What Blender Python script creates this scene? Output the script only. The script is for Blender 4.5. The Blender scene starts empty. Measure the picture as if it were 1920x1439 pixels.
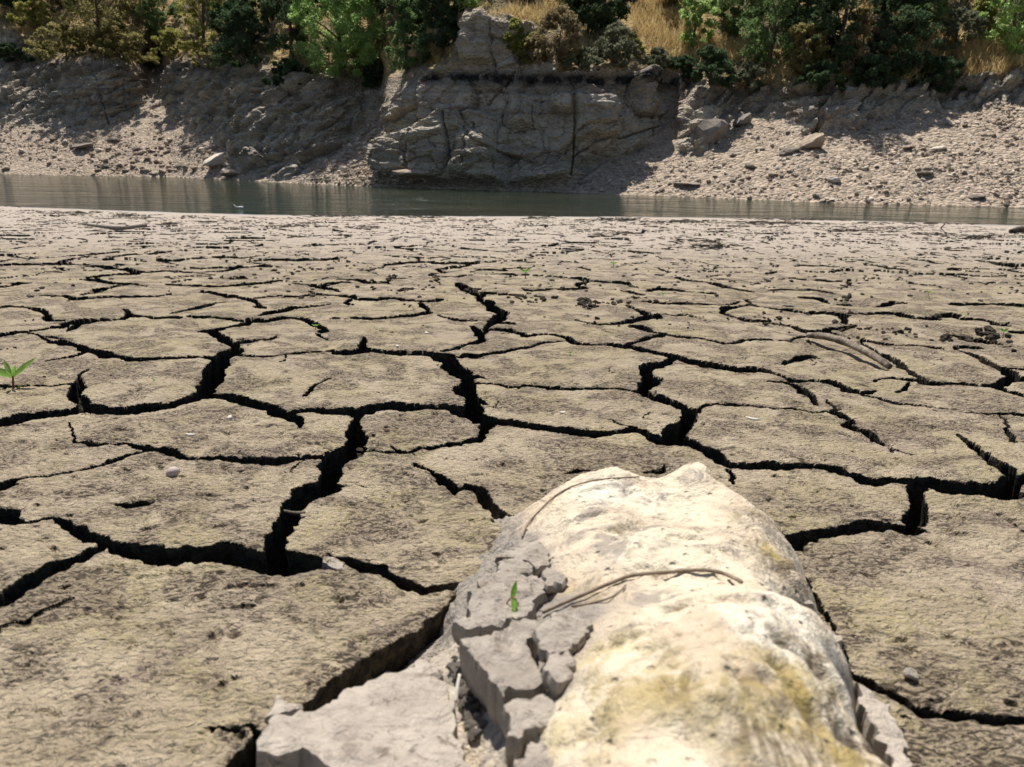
import bpy, bmesh, math, random
import numpy as np
from mathutils import Vector, Matrix
from mathutils.bvhtree import BVHTree
from mathutils.geometry import delaunay_2d_cdt

rng = np.random.default_rng(7)
random.seed(7)
SC = bpy.context.scene
COL = SC.collection

# ------------------------------------------------------------------ camera
FPX = 1443.0                      # focal length in photo pixels (1920 wide)
PITCH = math.atan(419.5 / FPX)
ROLL = math.radians(0.8)
CZ = 0.42                         # camera height over the mud at its foot
SLOPE = 0.045                     # the mud falls gently to the river
ZW = -0.80                        # river level
Fv = np.array([0, math.cos(PITCH), -math.sin(PITCH)])
R0 = np.array([1.0, 0, 0]); U0 = np.array([0, math.sin(PITCH), math.cos(PITCH)])
Rv = R0 * math.cos(ROLL) + U0 * math.sin(ROLL)
Uv = U0 * math.cos(ROLL) - R0 * math.sin(ROLL)
cam_d = bpy.data.cameras.new('camera'); cam = bpy.data.objects.new('camera', cam_d); COL.objects.link(cam)
cam.matrix_world = Matrix(((Rv[0], Uv[0], -Fv[0], 0), (Rv[1], Uv[1], -Fv[1], 0), (Rv[2], Uv[2], -Fv[2], CZ), (0, 0, 0, 1)))
cam_d.sensor_width = 36; cam_d.lens = FPX / 1920 * 36
cam_d.clip_start = 0.01; cam_d.clip_end = 2000
cam_d.dof.use_dof = True; cam_d.dof.focus_distance = 2.0; cam_d.dof.aperture_fstop = 10.0
SC.camera = cam

# ------------------------------------------------------------------ light
SUN_EL = math.radians(64); SUN_AZ = math.radians(-16)     # ahead of the camera, a little to the left
W = bpy.data.worlds.new('World'); SC.world = W; W.use_nodes = True
nt = W.node_tree; sky = nt.nodes.new('ShaderNodeTexSky'); sky.sky_type = 'NISHITA'
sky.sun_disc = False; sky.sun_elevation = SUN_EL; sky.sun_rotation = SUN_AZ
bg = nt.nodes['Background']; bg.inputs['Strength'].default_value = 0.07
nt.links.new(sky.outputs[0], bg.inputs['Color'])
sd_ = bpy.data.lights.new('sun', 'SUN'); sd_.energy = 5.0; sd_.angle = math.radians(0.5); sd_.color = (1.0, 0.955, 0.88)
sun = bpy.data.objects.new('sun', sd_); COL.objects.link(sun)
sdir = Vector((math.sin(SUN_AZ) * math.cos(SUN_EL), math.cos(SUN_AZ) * math.cos(SUN_EL), math.sin(SUN_EL)))
sun.rotation_euler = sdir.to_track_quat('Z', 'Y').to_euler(); sun.location = (0, 0, 60)
SC.view_settings.view_transform = 'Standard'; SC.view_settings.look = 'None'
SC.view_settings.exposure = 0.5;
SC.cycles.use_denoising = True; SC.view_settings.gamma = 1.0

# ------------------------------------------------------------------ maths helpers
def ray(x, y):
    x = np.asarray(x, float); y = np.asarray(y, float)
    return Fv + ((x - 960) / FPX)[..., None] * Rv - ((y - 719.5) / FPX)[..., None] * Uv
C0 = np.array([0, 0, CZ])
def gnd(x, y, h=0.0):             # photo pixel -> point h above the sloping mud plane
    d = ray(x, y); t = (CZ - h) / (-d[..., 2] - SLOPE * d[..., 1])
    return C0 + np.asarray(t)[..., None] * d
def wat(x, y, z=ZW):
    d = ray(x, y); t = (z - CZ) / d[..., 2]
    return C0 + np.asarray(t)[..., None] * d
def aty(x, y, Y):                 # photo pixel -> point at forward distance Y
    d = ray(x, y); return C0 + d * (Y / d[..., 1])[..., None]
def sstep(a, b, x):
    t = np.clip((x - a) / (b - a), 0, 1); return t * t * (3 - 2 * t)
_P = np.random.default_rng(3).permutation(4096).astype(np.int32)
_ga = np.random.default_rng(4).random(4096) * 2 * np.pi
_gx, _gy = np.cos(_ga), np.sin(_ga)
def hsh(i, j, k=0):
    return _P[(_P[(_P[i & 4095] + j) & 4095] + k) & 4095]
def noise2(x, y, seed=0):
    xi = np.floor(x).astype(np.int32); yi = np.floor(y).astype(np.int32); fx = x - xi; fy = y - yi
    u = fx * fx * fx * (fx * (fx * 6 - 15) + 10); v = fy * fy * fy * (fy * (fy * 6 - 15) + 10)
    def g(a, b):
        h = hsh(xi + a, yi + b, seed); return _gx[h] * (fx - a) + _gy[h] * (fy - b)
    a = g(0, 0); b = g(1, 0); c = g(0, 1); d = g(1, 1)
    a = a + u * (b - a); c = c + u * (d - c)
    return (a + v * (c - a)) * 1.4
def fbm(x, y, n=4, seed=0, gain=0.5):
    s = 0; a = 1.0
    for i in range(n):
        s = s + a * noise2(x * 2 ** i + 17.3 * i, y * 2 ** i + 9.1 * i, seed + i); a *= gain
    return s
def r01(i, j, k=0):
    return hsh(i, j, k) / 4096.0
def worley(x, y, seed=0, jit=0.9):
    """F1 point id, edge distance, offset from the nearest site."""
    xi = np.floor(x).astype(np.int32); yi = np.floor(y).astype(np.int32)
    best = np.full(x.shape, 9.0); bi = np.zeros(x.shape, np.int32); bj = bi.copy(); bx = np.zeros(x.shape); by = bx.copy()
    for a in (-1, 0, 1):
        for b in (-1, 0, 1):
            I = xi + a; J = yi + b
            px = I + .5 + jit * (r01(I, J, seed) - .5); py = J + .5 + jit * (r01(I, J, seed + 51) - .5)
            d = (px - x) ** 2 + (py - y) ** 2; m = d < best
            best = np.where(m, d, best); bi = np.where(m, I, bi); bj = np.where(m, J, bj); bx = np.where(m, px, bx); by = np.where(m, py, by)
    ed = np.full(x.shape, 9.0); oi = bi.copy(); oj = bj.copy()
    for a in (-2, -1, 0, 1, 2):
        for b in (-2, -1, 0, 1, 2):
            I = bi + a; J = bj + b
            if a == 0 and b == 0: continue
            px = I + .5 + jit * (r01(I, J, seed) - .5); py = J + .5 + jit * (r01(I, J, seed + 51) - .5)
            dx = px - bx; dy = py - by; L = np.sqrt(dx * dx + dy * dy) + 1e-6
            e = (((px + bx) / 2 - x) * dx + ((py + by) / 2 - y) * dy) / L
            m = e < ed; ed = np.where(m, e, ed); oi = np.where(m, I, oi); oj = np.where(m, J, oj)
    return bi, bj, ed, oi, oj, x - bx, y - by
def inpoly(x, y, poly):
    r = np.zeros(np.shape(x), bool); n = len(poly)
    for i in range(n):
        x1, y1 = poly[i]; x2, y2 = poly[(i + 1) % n]
        if y1 == y2: continue
        c = ((y1 > y) != (y2 > y)) & (x < (x2 - x1) * (y - y1) / (y2 - y1) + x1); r ^= c
    return r
def blur(a, ry, rx):
    for ax, r in ((0, ry), (1, rx)):
        if r < 1: continue
        for _ in range(2):
            p = np.pad(a, [(r, r) if k == ax else (0, 0) for k in (0, 1)], mode='edge')
            c = np.cumsum(p, ax); z = np.zeros_like(np.take(c, [0], ax)); c = np.concatenate([z, c], ax)
            n = a.shape[ax]
            a = (np.take(c, np.arange(2 * r + 1, 2 * r + 1 + n), ax) - np.take(c, np.arange(n), ax)) / (2 * r + 1)
    return a

# ------------------------------------------------------------------ object helpers
def mesh_np(name, V, Fc, mat=None, smooth=True, parent=None, attrs=None):
    me = bpy.data.meshes.new(name); V = np.asarray(V, np.float32); Fc = np.asarray(Fc, np.int32)
    k = Fc.shape[1]; n = len(Fc)
    me.vertices.add(len(V)); me.vertices.foreach_set('co', V.ravel())
    me.loops.add(n * k); me.loops.foreach_set('vertex_index', Fc.ravel())
    me.polygons.add(n); me.polygons.foreach_set('loop_start', np.arange(0, n * k, k, dtype=np.int32))
    me.polygons.foreach_set('loop_total', np.full(n, k, np.int32))
    me.polygons.foreach_set('use_smooth', np.full(n, smooth, bool))
    me.update(calc_edges=True)
    if attrs:
        for an, av in attrs.items():
            a = me.attributes.new(an, 'FLOAT', 'POINT'); a.data.foreach_set('value', np.asarray(av, np.float32).ravel())
    if mat: me.materials.append(mat)
    o = bpy.data.objects.new(name, me); COL.objects.link(o)
    if parent: o.parent = parent
    return o
def grid_faces(nr, nc):
    i = np.arange(nr * nc).reshape(nr, nc)
    return np.stack([i[:-1, :-1], i[:-1, 1:], i[1:, 1:], i[1:, :-1]], -1).reshape(-1, 4)
def tag(o, label=None, cat=None, group=None, kind=None):
    if label: o['label'] = label
    if cat: o['category'] = cat
    if group: o['group'] = group
    if kind: o['kind'] = kind
    return o
def empty(name, loc):
    o = bpy.data.objects.new(name, None); o.location = loc; o.empty_display_size = .05; COL.objects.link(o); return o
def tube(pts, rad, n=7):
    pts = np.asarray(pts, float); rad = np.broadcast_to(np.asarray(rad, float), (len(pts),))
    T = np.gradient(pts, axis=0); T /= np.linalg.norm(T, axis=1)[:, None] + 1e-9
    up = np.array([0.13, 0.2, 1.0]) if abs(T[0][2]) < .8 else np.array([1.0, .1, 0])
    A = np.cross(T, up); A /= np.linalg.norm(A, axis=1)[:, None] + 1e-9; B = np.cross(T, A)
    an = np.arange(n) / n * 2 * np.pi
    V = pts[:, None] + rad[:, None, None] * (np.cos(an)[None, :, None] * A[:, None] + np.sin(an)[None, :, None] * B[:, None])
    V = V.reshape(-1, 3); F = []
    m = len(pts)
    for i in range(m - 1):
        for j in range(n):
            F.append((i * n + j, i * n + (j + 1) % n, (i + 1) * n + (j + 1) % n, (i + 1) * n + j))
    V = np.vstack([V, pts[0], pts[-1]])
    for j in range(n):
        F.append((m * n, (j + 1) % n, j, j)); F.append((m * n + 1, (m - 1) * n + j, (m - 1) * n + (j + 1) % n, (m - 1) * n + (j + 1) % n))
    return V, np.array(F)
def mesh_pd(name, V, F, mat, smooth=True, parent=None):
    me = bpy.data.meshes.new(name)
    me.from_pydata([tuple(map(float, v)) for v in V], [], [tuple(dict.fromkeys(int(a) for a in f)) for f in F])
    me.update(); me.polygons.foreach_set('use_smooth', [smooth] * len(me.polygons))
    if mat: me.materials.append(mat)
    o = bpy.data.objects.new(name, me); COL.objects.link(o)
    if parent: o.parent = parent
    return o
def smooth_path(pts, n=6):
    pts = np.asarray(pts, float); P = np.vstack([2 * pts[0] - pts[1], pts, 2 * pts[-1] - pts[-2]]); out = []
    for i in range(1, len(P) - 2):
        for t in np.arange(n) / n:
            out.append(.5 * (2 * P[i] + (P[i + 1] - P[i - 1]) * t + (2 * P[i - 1] - 5 * P[i] + 4 * P[i + 1] - P[i + 2]) * t * t + (3 * P[i] - P[i - 1] - 3 * P[i + 1] + P[i + 2]) * t ** 3))
    out.append(P[-2]); return np.array(out)

# ------------------------------------------------------------------ materials
class NT:
    def __init__(s, name):
        s.m = bpy.data.materials.new(name); s.m.use_nodes = True; s.t = s.m.node_tree
        s.b = s.t.nodes['Principled BSDF']; s.out = s.t.nodes['Material Output']
        s.b.inputs['Roughness'].default_value = 0.9
        s.b.inputs['Specular IOR Level'].default_value = 0.25
        s.co = s.t.nodes.new('ShaderNodeTexCoord').outputs['Object']
        s.geo = None
    def link(s, a, b): s.t.links.new(a, b)
    def world(s):
        if not s.geo: s.geo = s.t.nodes.new('ShaderNodeNewGeometry').outputs['Position']
        return s.geo
    def map(s, scale, src=None, rot=(0, 0, 0)):
        n = s.t.nodes.new('ShaderNodeMapping'); n.inputs['Scale'].default_value = scale; n.inputs['Rotation'].default_value = rot
        s.link(src or s.co, n.inputs['Vector']); return n.outputs[0]
    def noise(s, scale, detail=4, rough=.55, dist=0, vec=None):
        n = s.t.nodes.new('ShaderNodeTexNoise'); n.inputs['Scale'].default_value = scale; n.inputs['Detail'].default_value = detail
        n.inputs['Roughness'].default_value = rough; n.inputs['Distortion'].default_value = dist
        s.link(vec or s.co, n.inputs['Vector']); return n.outputs['Fac']
    def voro(s, scale, feat='F1', out='Distance', vec=None):
        n = s.t.nodes.new('ShaderNodeTexVoronoi'); n.feature = feat; n.inputs['Scale'].default_value = scale
        s.link(vec or s.co, n.inputs['Vector']); return n.outputs[out]
    def ramp(s, fac, a, b, inv=False):
        n = s.t.nodes.new('ShaderNodeMapRange'); n.interpolation_type = 'SMOOTHSTEP'
        n.inputs['From Min'].default_value = a; n.inputs['From Max'].default_value = b
        n.inputs['To Min'].default_value = 1 if inv else 0; n.inputs['To Max'].default_value = 0 if inv else 1
        s.link(fac, n.inputs['Value']); return n.outputs[0]
    def mix(s, fac, a, b):
        n = s.t.nodes.new('ShaderNodeMix'); n.data_type = 'RGBA'
        for sock, v in ((n.inputs['Factor'], fac), (n.inputs['A'] if 0 else n.inputs[6], a), (n.inputs[7], b)):
            if hasattr(v, 'is_output'): s.link(v, sock)
            elif isinstance(v, (int, float)): sock.default_value = v
            else: sock.default_value = (*v, 1)
        return n.outputs[2]
    def math(s, op, a, b=0.0):
        n = s.t.nodes.new('ShaderNodeMath'); n.operation = op
        for sock, v in ((n.inputs[0], a), (n.inputs[1], b)):
            if hasattr(v, 'is_output'): s.link(v, sock)
            else: sock.default_value = v
        return n.outputs[0]
    def attr(s, name):
        n = s.t.nodes.new('ShaderNodeAttribute'); n.attribute_name = name; return n.outputs['Fac']
    def sep(s, v):
        n = s.t.nodes.new('ShaderNodeSeparateXYZ'); s.link(v, n.inputs[0]); return n.outputs
    def orand(s):
        return s.t.nodes.new('ShaderNodeObjectInfo').outputs['Random']
    def col(s, c): s.link(c, s.b.inputs['Base Color']) if hasattr(c, 'is_output') else setattr(s.b.inputs['Base Color'], 'default_value', (*c, 1))
    def bump(s, h, dist, strength=1.0, prev=None):
        n = s.t.nodes.new('ShaderNodeBump'); n.inputs['Distance'].default_value = dist; n.inputs['Strength'].default_value = strength
        s.link(h, n.inputs['Height'])
        if prev: s.link(prev, n.inputs['Normal'])
        return n.outputs[0]
    def nrm(s, n): s.link(n, s.b.inputs['Normal'])

def mat_mud():
    n = NT('cracked_mud'); w = n.co
    big = n.noise(2.6, 5, .6); med = n.noise(11, 5, .65, .4); fine = n.noise(85, 5, .7); speck = n.noise(190, 3, .6)
    el = n.map((1, 1.7, 1), rot=(0, 0, .3)); fl = n.noise(62, 3, .58, 1.6, vec=el); clu = n.noise(9, 4, .6, .8); fb = n.noise(150, 3, .6, 1.0, vec=el)
    c = n.mix(n.ramp(med, .35, .68), (.325, .260, .178), (.425, .348, .245))
    al = n.math('MULTIPLY', n.ramp(n.noise(4.2, 6, .68, .6), .44, .62), n.ramp(fine, .36, .60))
    c = n.mix(n.math('MULTIPLY', al, .50), c, (.315, .268, .112))
    c = n.mix(n.math('MULTIPLY', n.ramp(clu, .47, .58), .50), c, (.20, .155, .112))
    gr = n.math('MULTIPLY', n.ramp(n.noise(7.5, 5, .7), .62, .74), n.ramp(fine, .45, .62))
    c = n.mix(n.math('MULTIPLY', gr, .6), c, (.15, .17, .045))
    c = n.mix(n.math('MULTIPLY', n.math('MAXIMUM', n.ramp(fl, .525, .565), n.ramp(fb, .55, .60)), n.math('MULTIPLY', n.ramp(clu, .42, .56), .90)), c, (.050, .036, .025))
    c = n.mix(n.math('MULTIPLY', n.ramp(n.noise(105, 5, .75, .5), .61, .655), .8), c, (.09, .065, .05))
    pk = n.math('MULTIPLY', n.ramp(n.noise(5.7, 4, .6), .52, .70), .25)
    c = n.mix(pk, c, (.33, .255, .215))
    gl = n.math('LESS_THAN', n.voro(120), .05)
    c = n.mix(n.math('MULTIPLY', gl, n.ramp(n.noise(33, 2), .58, .60)), c, (.75, .72, .66))
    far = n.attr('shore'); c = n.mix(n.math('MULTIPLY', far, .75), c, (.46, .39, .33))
    c = n.mix(n.attr('wet'), c, (.30, .265, .25))
    wall = n.mix(n.ramp(n.noise(60, 4, .7), .35, .65), (.018, .015, .010), (.075, .062, .038))  # moist mud darkened further, so crack shade is partly in the colour
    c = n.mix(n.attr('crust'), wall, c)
    n.col(c)
    h = n.math('ADD', n.math('MULTIPLY', fine, .9), n.math('ADD', n.math('MULTIPLY', speck, .35), n.math('MULTIPLY', fl, 1.5)))
    n.nrm(n.bump(h, .009, 1.0))
    rg = n.mix(n.attr('wet'), (.92, .92, .92), (.5, .5, .5)); n.link(rg, n.b.inputs['Roughness'])
    return n.m
def mat_water():
    n = NT('river_water'); p = n.map((.55, 2.4, 1)); q = n.map((1.0, 3.0, 1), rot=(0, 0, .25))
    a = n.noise(1.1, 5, .6, .3, vec=p); b = n.noise(3.2, 3, .6, vec=q)
    n.col(n.mix(n.ramp(n.noise(.09, 2), .35, .7), (.014, .024, .013), (.034, .032, .018)))
    n.b.inputs['Roughness'].default_value = .07; n.b.inputs['IOR'].default_value = 1.33; n.b.inputs['Specular IOR Level'].default_value = .5
    n.nrm(n.bump(b, .022, 1.0, n.bump(a, .08, 1.0, n.bump(n.noise(.75, 3, .55, .4, vec=n.map((.45, 1.0, 1))), .30, 1.0))))
    return n.m
def mat_bank():
    n = NT('river_bank'); p = n.world(); x, y, z = n.sep(p)
    big = n.noise(.35, 5, .6, vec=p); med = n.noise(1.7, 6, .65, .5, vec=p); fine = n.noise(9, 5, .7, vec=p)
    band = n.noise(1.0, 4, .6, vec=n.map((.05, .05, 2.6), p))
    rock = n.mix(n.ramp(med, .35, .68), (.29, .25, .205), (.48, .415, .33))
    rock = n.mix(n.math('MULTIPLY', n.ramp(band, .44, .58), .7), rock, (.43, .375, .285)); rock = n.mix(n.math('MULTIPLY', n.ramp(n.noise(1.0, 3, .6, vec=n.map((.04, .04, 1.5), p)), .52, .60), .55), rock, (.20, .165, .125))
    rock = n.mix(n.math('MULTIPLY', n.ramp(n.noise(2.2, 4, .7, 1.5, vec=p), .60, .72), .5), rock, (.30, .18, .115))
    rock = n.mix(n.math('MULTIPLY', n.ramp(fine, .58, .75), .6), rock, (.11, .095, .08))
    scr = n.mix(n.ramp(fine, .3, .7), (.315, .245, .182), (.44, .35, .265))
    cel = n.voro(7.5, 'F1', 'Color', n.map((1, 1, 1.6), p)); scr = n.mix(n.math('MULTIPLY', n.ramp(n.sep(cel)[0], .55, .9), .7), scr, (.54, .43, .32)); scr = n.mix(n.math('MULTIPLY', n.ramp(n.sep(cel)[1], .6, .95), .7), scr, (.17, .135, .10))
    scr = n.mix(n.math('MULTIPLY', n.ramp(med, .55, .72), .45), scr, (.24, .19, .14))
    hill = n.mix(n.ramp(n.noise(.55, 5, .65, vec=p), .42, .58), (.12, .095, .045), (.44, .31, .125))
    hill = n.mix(n.math('MULTIPLY', n.ramp(fine, .45, .7), .7), hill, (.12, .09, .045))
    c = n.mix(n.attr('rock'), scr, rock); c = n.mix(n.attr('hill'), c, hill)
    c = n.mix(n.math('MULTIPLY', n.attr('stain_tone'), n.ramp(med, .25, .55)), c, (.022, .020, .020))
    n.col(c)
    n.nrm(n.bump(n.math('ADD', n.math('MULTIPLY', med, 1.2), n.math('ADD', fine, n.math('MULTIPLY', n.voro(7.5, vec=n.map((1, 1, 1.6), p)), -1.5))), .10, .8))
    return n.m
def mat_stone(name, lo, hi, scale=6, bumpd=.05, dark=(.06, .05, .04)):
    n = NT(name); a = n.noise(scale, 5, .65); f = n.noise(scale * 6, 4, .7)
    c = n.mix(n.ramp(a, .35, .65), lo, hi); c = n.mix(n.math('MULTIPLY', n.orand(), .4), c, tuple(.55 * v for v in lo))
    c = n.mix(n.math('MULTIPLY', n.ramp(f, .58, .72), .5), c, dark); n.col(c)
    n.nrm(n.bump(n.math('ADD', a, n.math('MULTIPLY', f, .4)), bumpd, .7)); return n.m
def mat_boulder():
    n = NT('pale_boulder'); a = n.noise(9, 6, .62, .6); b = n.noise(26, 6, .68, .8); f = n.noise(120, 4, .7)
    c = n.mix(n.ramp(a, .38, .66), (.62, .535, .40), (.54, .425, .31))
    c = n.mix(n.math('MULTIPLY', n.ramp(n.noise(6.5, 5, .6), .5, .68), .75), c, (.76, .70, .58))
    c = n.mix(n.math('MULTIPLY', n.ramp(b, .47, .60), n.math('MULTIPLY', n.ramp(n.noise(14, 3), .44, .56), .85)), c, (.27, .23, .19))
    c = n.mix(n.math('MULTIPLY', n.ramp(f, .60, .68), .65), c, (.20, .15, .10))
    mo = n.math('MULTIPLY', n.attr('moss'), n.ramp(b, .42, .58)); c = n.mix(n.math('MULTIPLY', mo, .6), c, (.37, .285, .09))
    st = n.math('MULTIPLY', n.attr('stain_tone'), n.ramp(n.noise(38, 5, .7, 1.0, vec=n.map((2.0, .7, 1))), .36, .60)); c = n.mix(st, c, (.13, .095, .05)); c = n.mix(n.math('MULTIPLY', n.attr('stain_tone'), n.ramp(n.noise(17, 4, .6), .45, .6)), c, (.36, .27, .10))
    gy = n.math('MULTIPLY', n.attr('silt'), n.ramp(a, .30, .5)); c = n.mix(gy, c, (.27, .235, .20))
    n.col(c); n.b.inputs['Roughness'].default_value = .8
    n.nrm(n.bump(n.math('ADD', n.math('MULTIPLY', b, 1.0), n.math('ADD', n.math('MULTIPLY', f, .55), n.math('MULTIPLY', n.ramp(n.voro(55), .0, .22), .5))), .009, 1.0)); return n.m
def mat_slab(name, c1, c2):
    n = NT(name); a = n.noise(22, 5, .65); f = n.noise(220, 4, .7); b = n.noise(70, 5, .72, .8)
    c = n.mix(n.ramp(a, .35, .65), c1, c2)
    c = n.mix(n.math('MULTIPLY', n.ramp(b, .53, .62), n.math('MULTIPLY', n.ramp(n.noise(16, 4), .46, .58), .8)), c, (.15, .118, .088))
    c = n.mix(n.math('MULTIPLY', n.ramp(f, .60, .72), .4), c, tuple(.6 * v for v in c1)); n.col(c)
    n.nrm(n.bump(n.math('ADD', n.math('MULTIPLY', b, .8), n.math('MULTIPLY', f, .4)), .007, 1.0)); return n.m
def mat_leaf(name, c1, c2, tr=.45, scale=1.6):
    n = NT(name); w = n.world(); a = n.noise(scale, 3, .6, vec=w); f = n.noise(scale * 9, 2, .5, vec=w)
    c = n.mix(n.ramp(a, .36, .64), c1, c2); c = n.mix(n.math('MULTIPLY', n.ramp(f, .45, .7), .5), c, tuple(.55 * v for v in c1))
    d = n.t.nodes.new('ShaderNodeBsdfDiffuse'); t = n.t.nodes.new('ShaderNodeBsdfTranslucent'); mx = n.t.nodes.new('ShaderNodeMixShader')
    n.link(c, d.inputs[0]); n.link(c, t.inputs[0]); mx.inputs[0].default_value = tr
    n.link(d.outputs[0], mx.inputs[1]); n.link(t.outputs[0], mx.inputs[2]); n.link(mx.outputs[0], n.out.inputs[0]); return n.m
def mat_plain(name, c1, c2, scale=40, rough=.8, bumpd=.002):
    n = NT(name); a = n.noise(scale, 5, .65); n.col(n.mix(n.ramp(a, .35, .65), c1, c2)); n.b.inputs['Roughness'].default_value = rough
    n.nrm(n.bump(a, bumpd, .8)); return n.m

M_MUD = mat_mud(); M_WATER = mat_water(); M_BANK = mat_bank()
M_BOULDER = mat_boulder()
M_SLAB = mat_slab('dried_silt', (.30, .258, .215), (.385, .335, .28)); M_SLAB2 = mat_slab('pale_dried_silt', (.37, .315, .262), (.45, .39, .325))
M_CLOD = mat_stone('dark_clod', (.035, .027, .020), (.085, .066, .048), 40, .004)
M_SCREE = mat_stone('scree_stone', (.31, .24, .178), (.49, .39, .295), 2.2, .05)
M_SCREE2 = mat_stone('pale_stone', (.55, .47, .38), (.66, .58, .49), 2.2, .04)
M_SCREE3 = mat_stone('dark_stone', (.20, .17, .14), (.32, .27, .22), 2.2, .05)
M_WOOD = mat_plain('weathered_wood', (.075, .058, .042), (.27, .22, .165), 34, .85, .005)
M_WOODG = mat_plain('grey_wood', (.10, .085, .07), (.2, .17, .14), 30, .85, .003)
M_ROOT = mat_plain('dry_root', (.16, .115, .08), (.27, .21, .155), 90, .85, .001)
M_BARK = mat_plain('bark', (.07, .055, .04), (.15, .12, .09), 8, .9, .02)
M_LITTER = mat_plain('dark_litter', (.035, .026, .02), (.09, .07, .05), 20, .9, .004)
M_GRASS = mat_leaf('dry_grass', (.52, .38, .17), (.64, .50, .26), .4, 2.0)
M_SPROUT = mat_leaf('seedling_green', (.17, .34, .05), (.30, .46, .12), .5, 60)
M_STEM = mat_plain('red_stem', (.13, .05, .035), (.2, .08, .05), 80, .6, .0005)
M_WHITE = mat_plain('bleached_white', (.52, .47, .40), (.64, .59, .52), 60, .7, .001)
M_PEB = mat_plain('pink_pebble', (.40, .31, .28), (.50, .41, .37), 60, .5, .0006)
LEAF = {
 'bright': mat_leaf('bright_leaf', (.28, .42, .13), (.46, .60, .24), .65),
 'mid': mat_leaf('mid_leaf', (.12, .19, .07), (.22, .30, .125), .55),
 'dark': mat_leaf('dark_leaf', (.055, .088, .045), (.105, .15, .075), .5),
 'olive': mat_leaf('olive_leaf', (.21, .19, .075), (.36, .32, .135), .6),
 'yellow': mat_leaf('yellow_leaf', (.25, .25, .07), (.40, .38, .13), .6),
 'dry': mat_leaf('dry_leaf', (.22, .175, .095), (.36, .29, .165), .5),
 'grey': mat_leaf('grey_leaf', (.14, .15, .095), (.25, .26, .165), .5),
}

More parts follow.
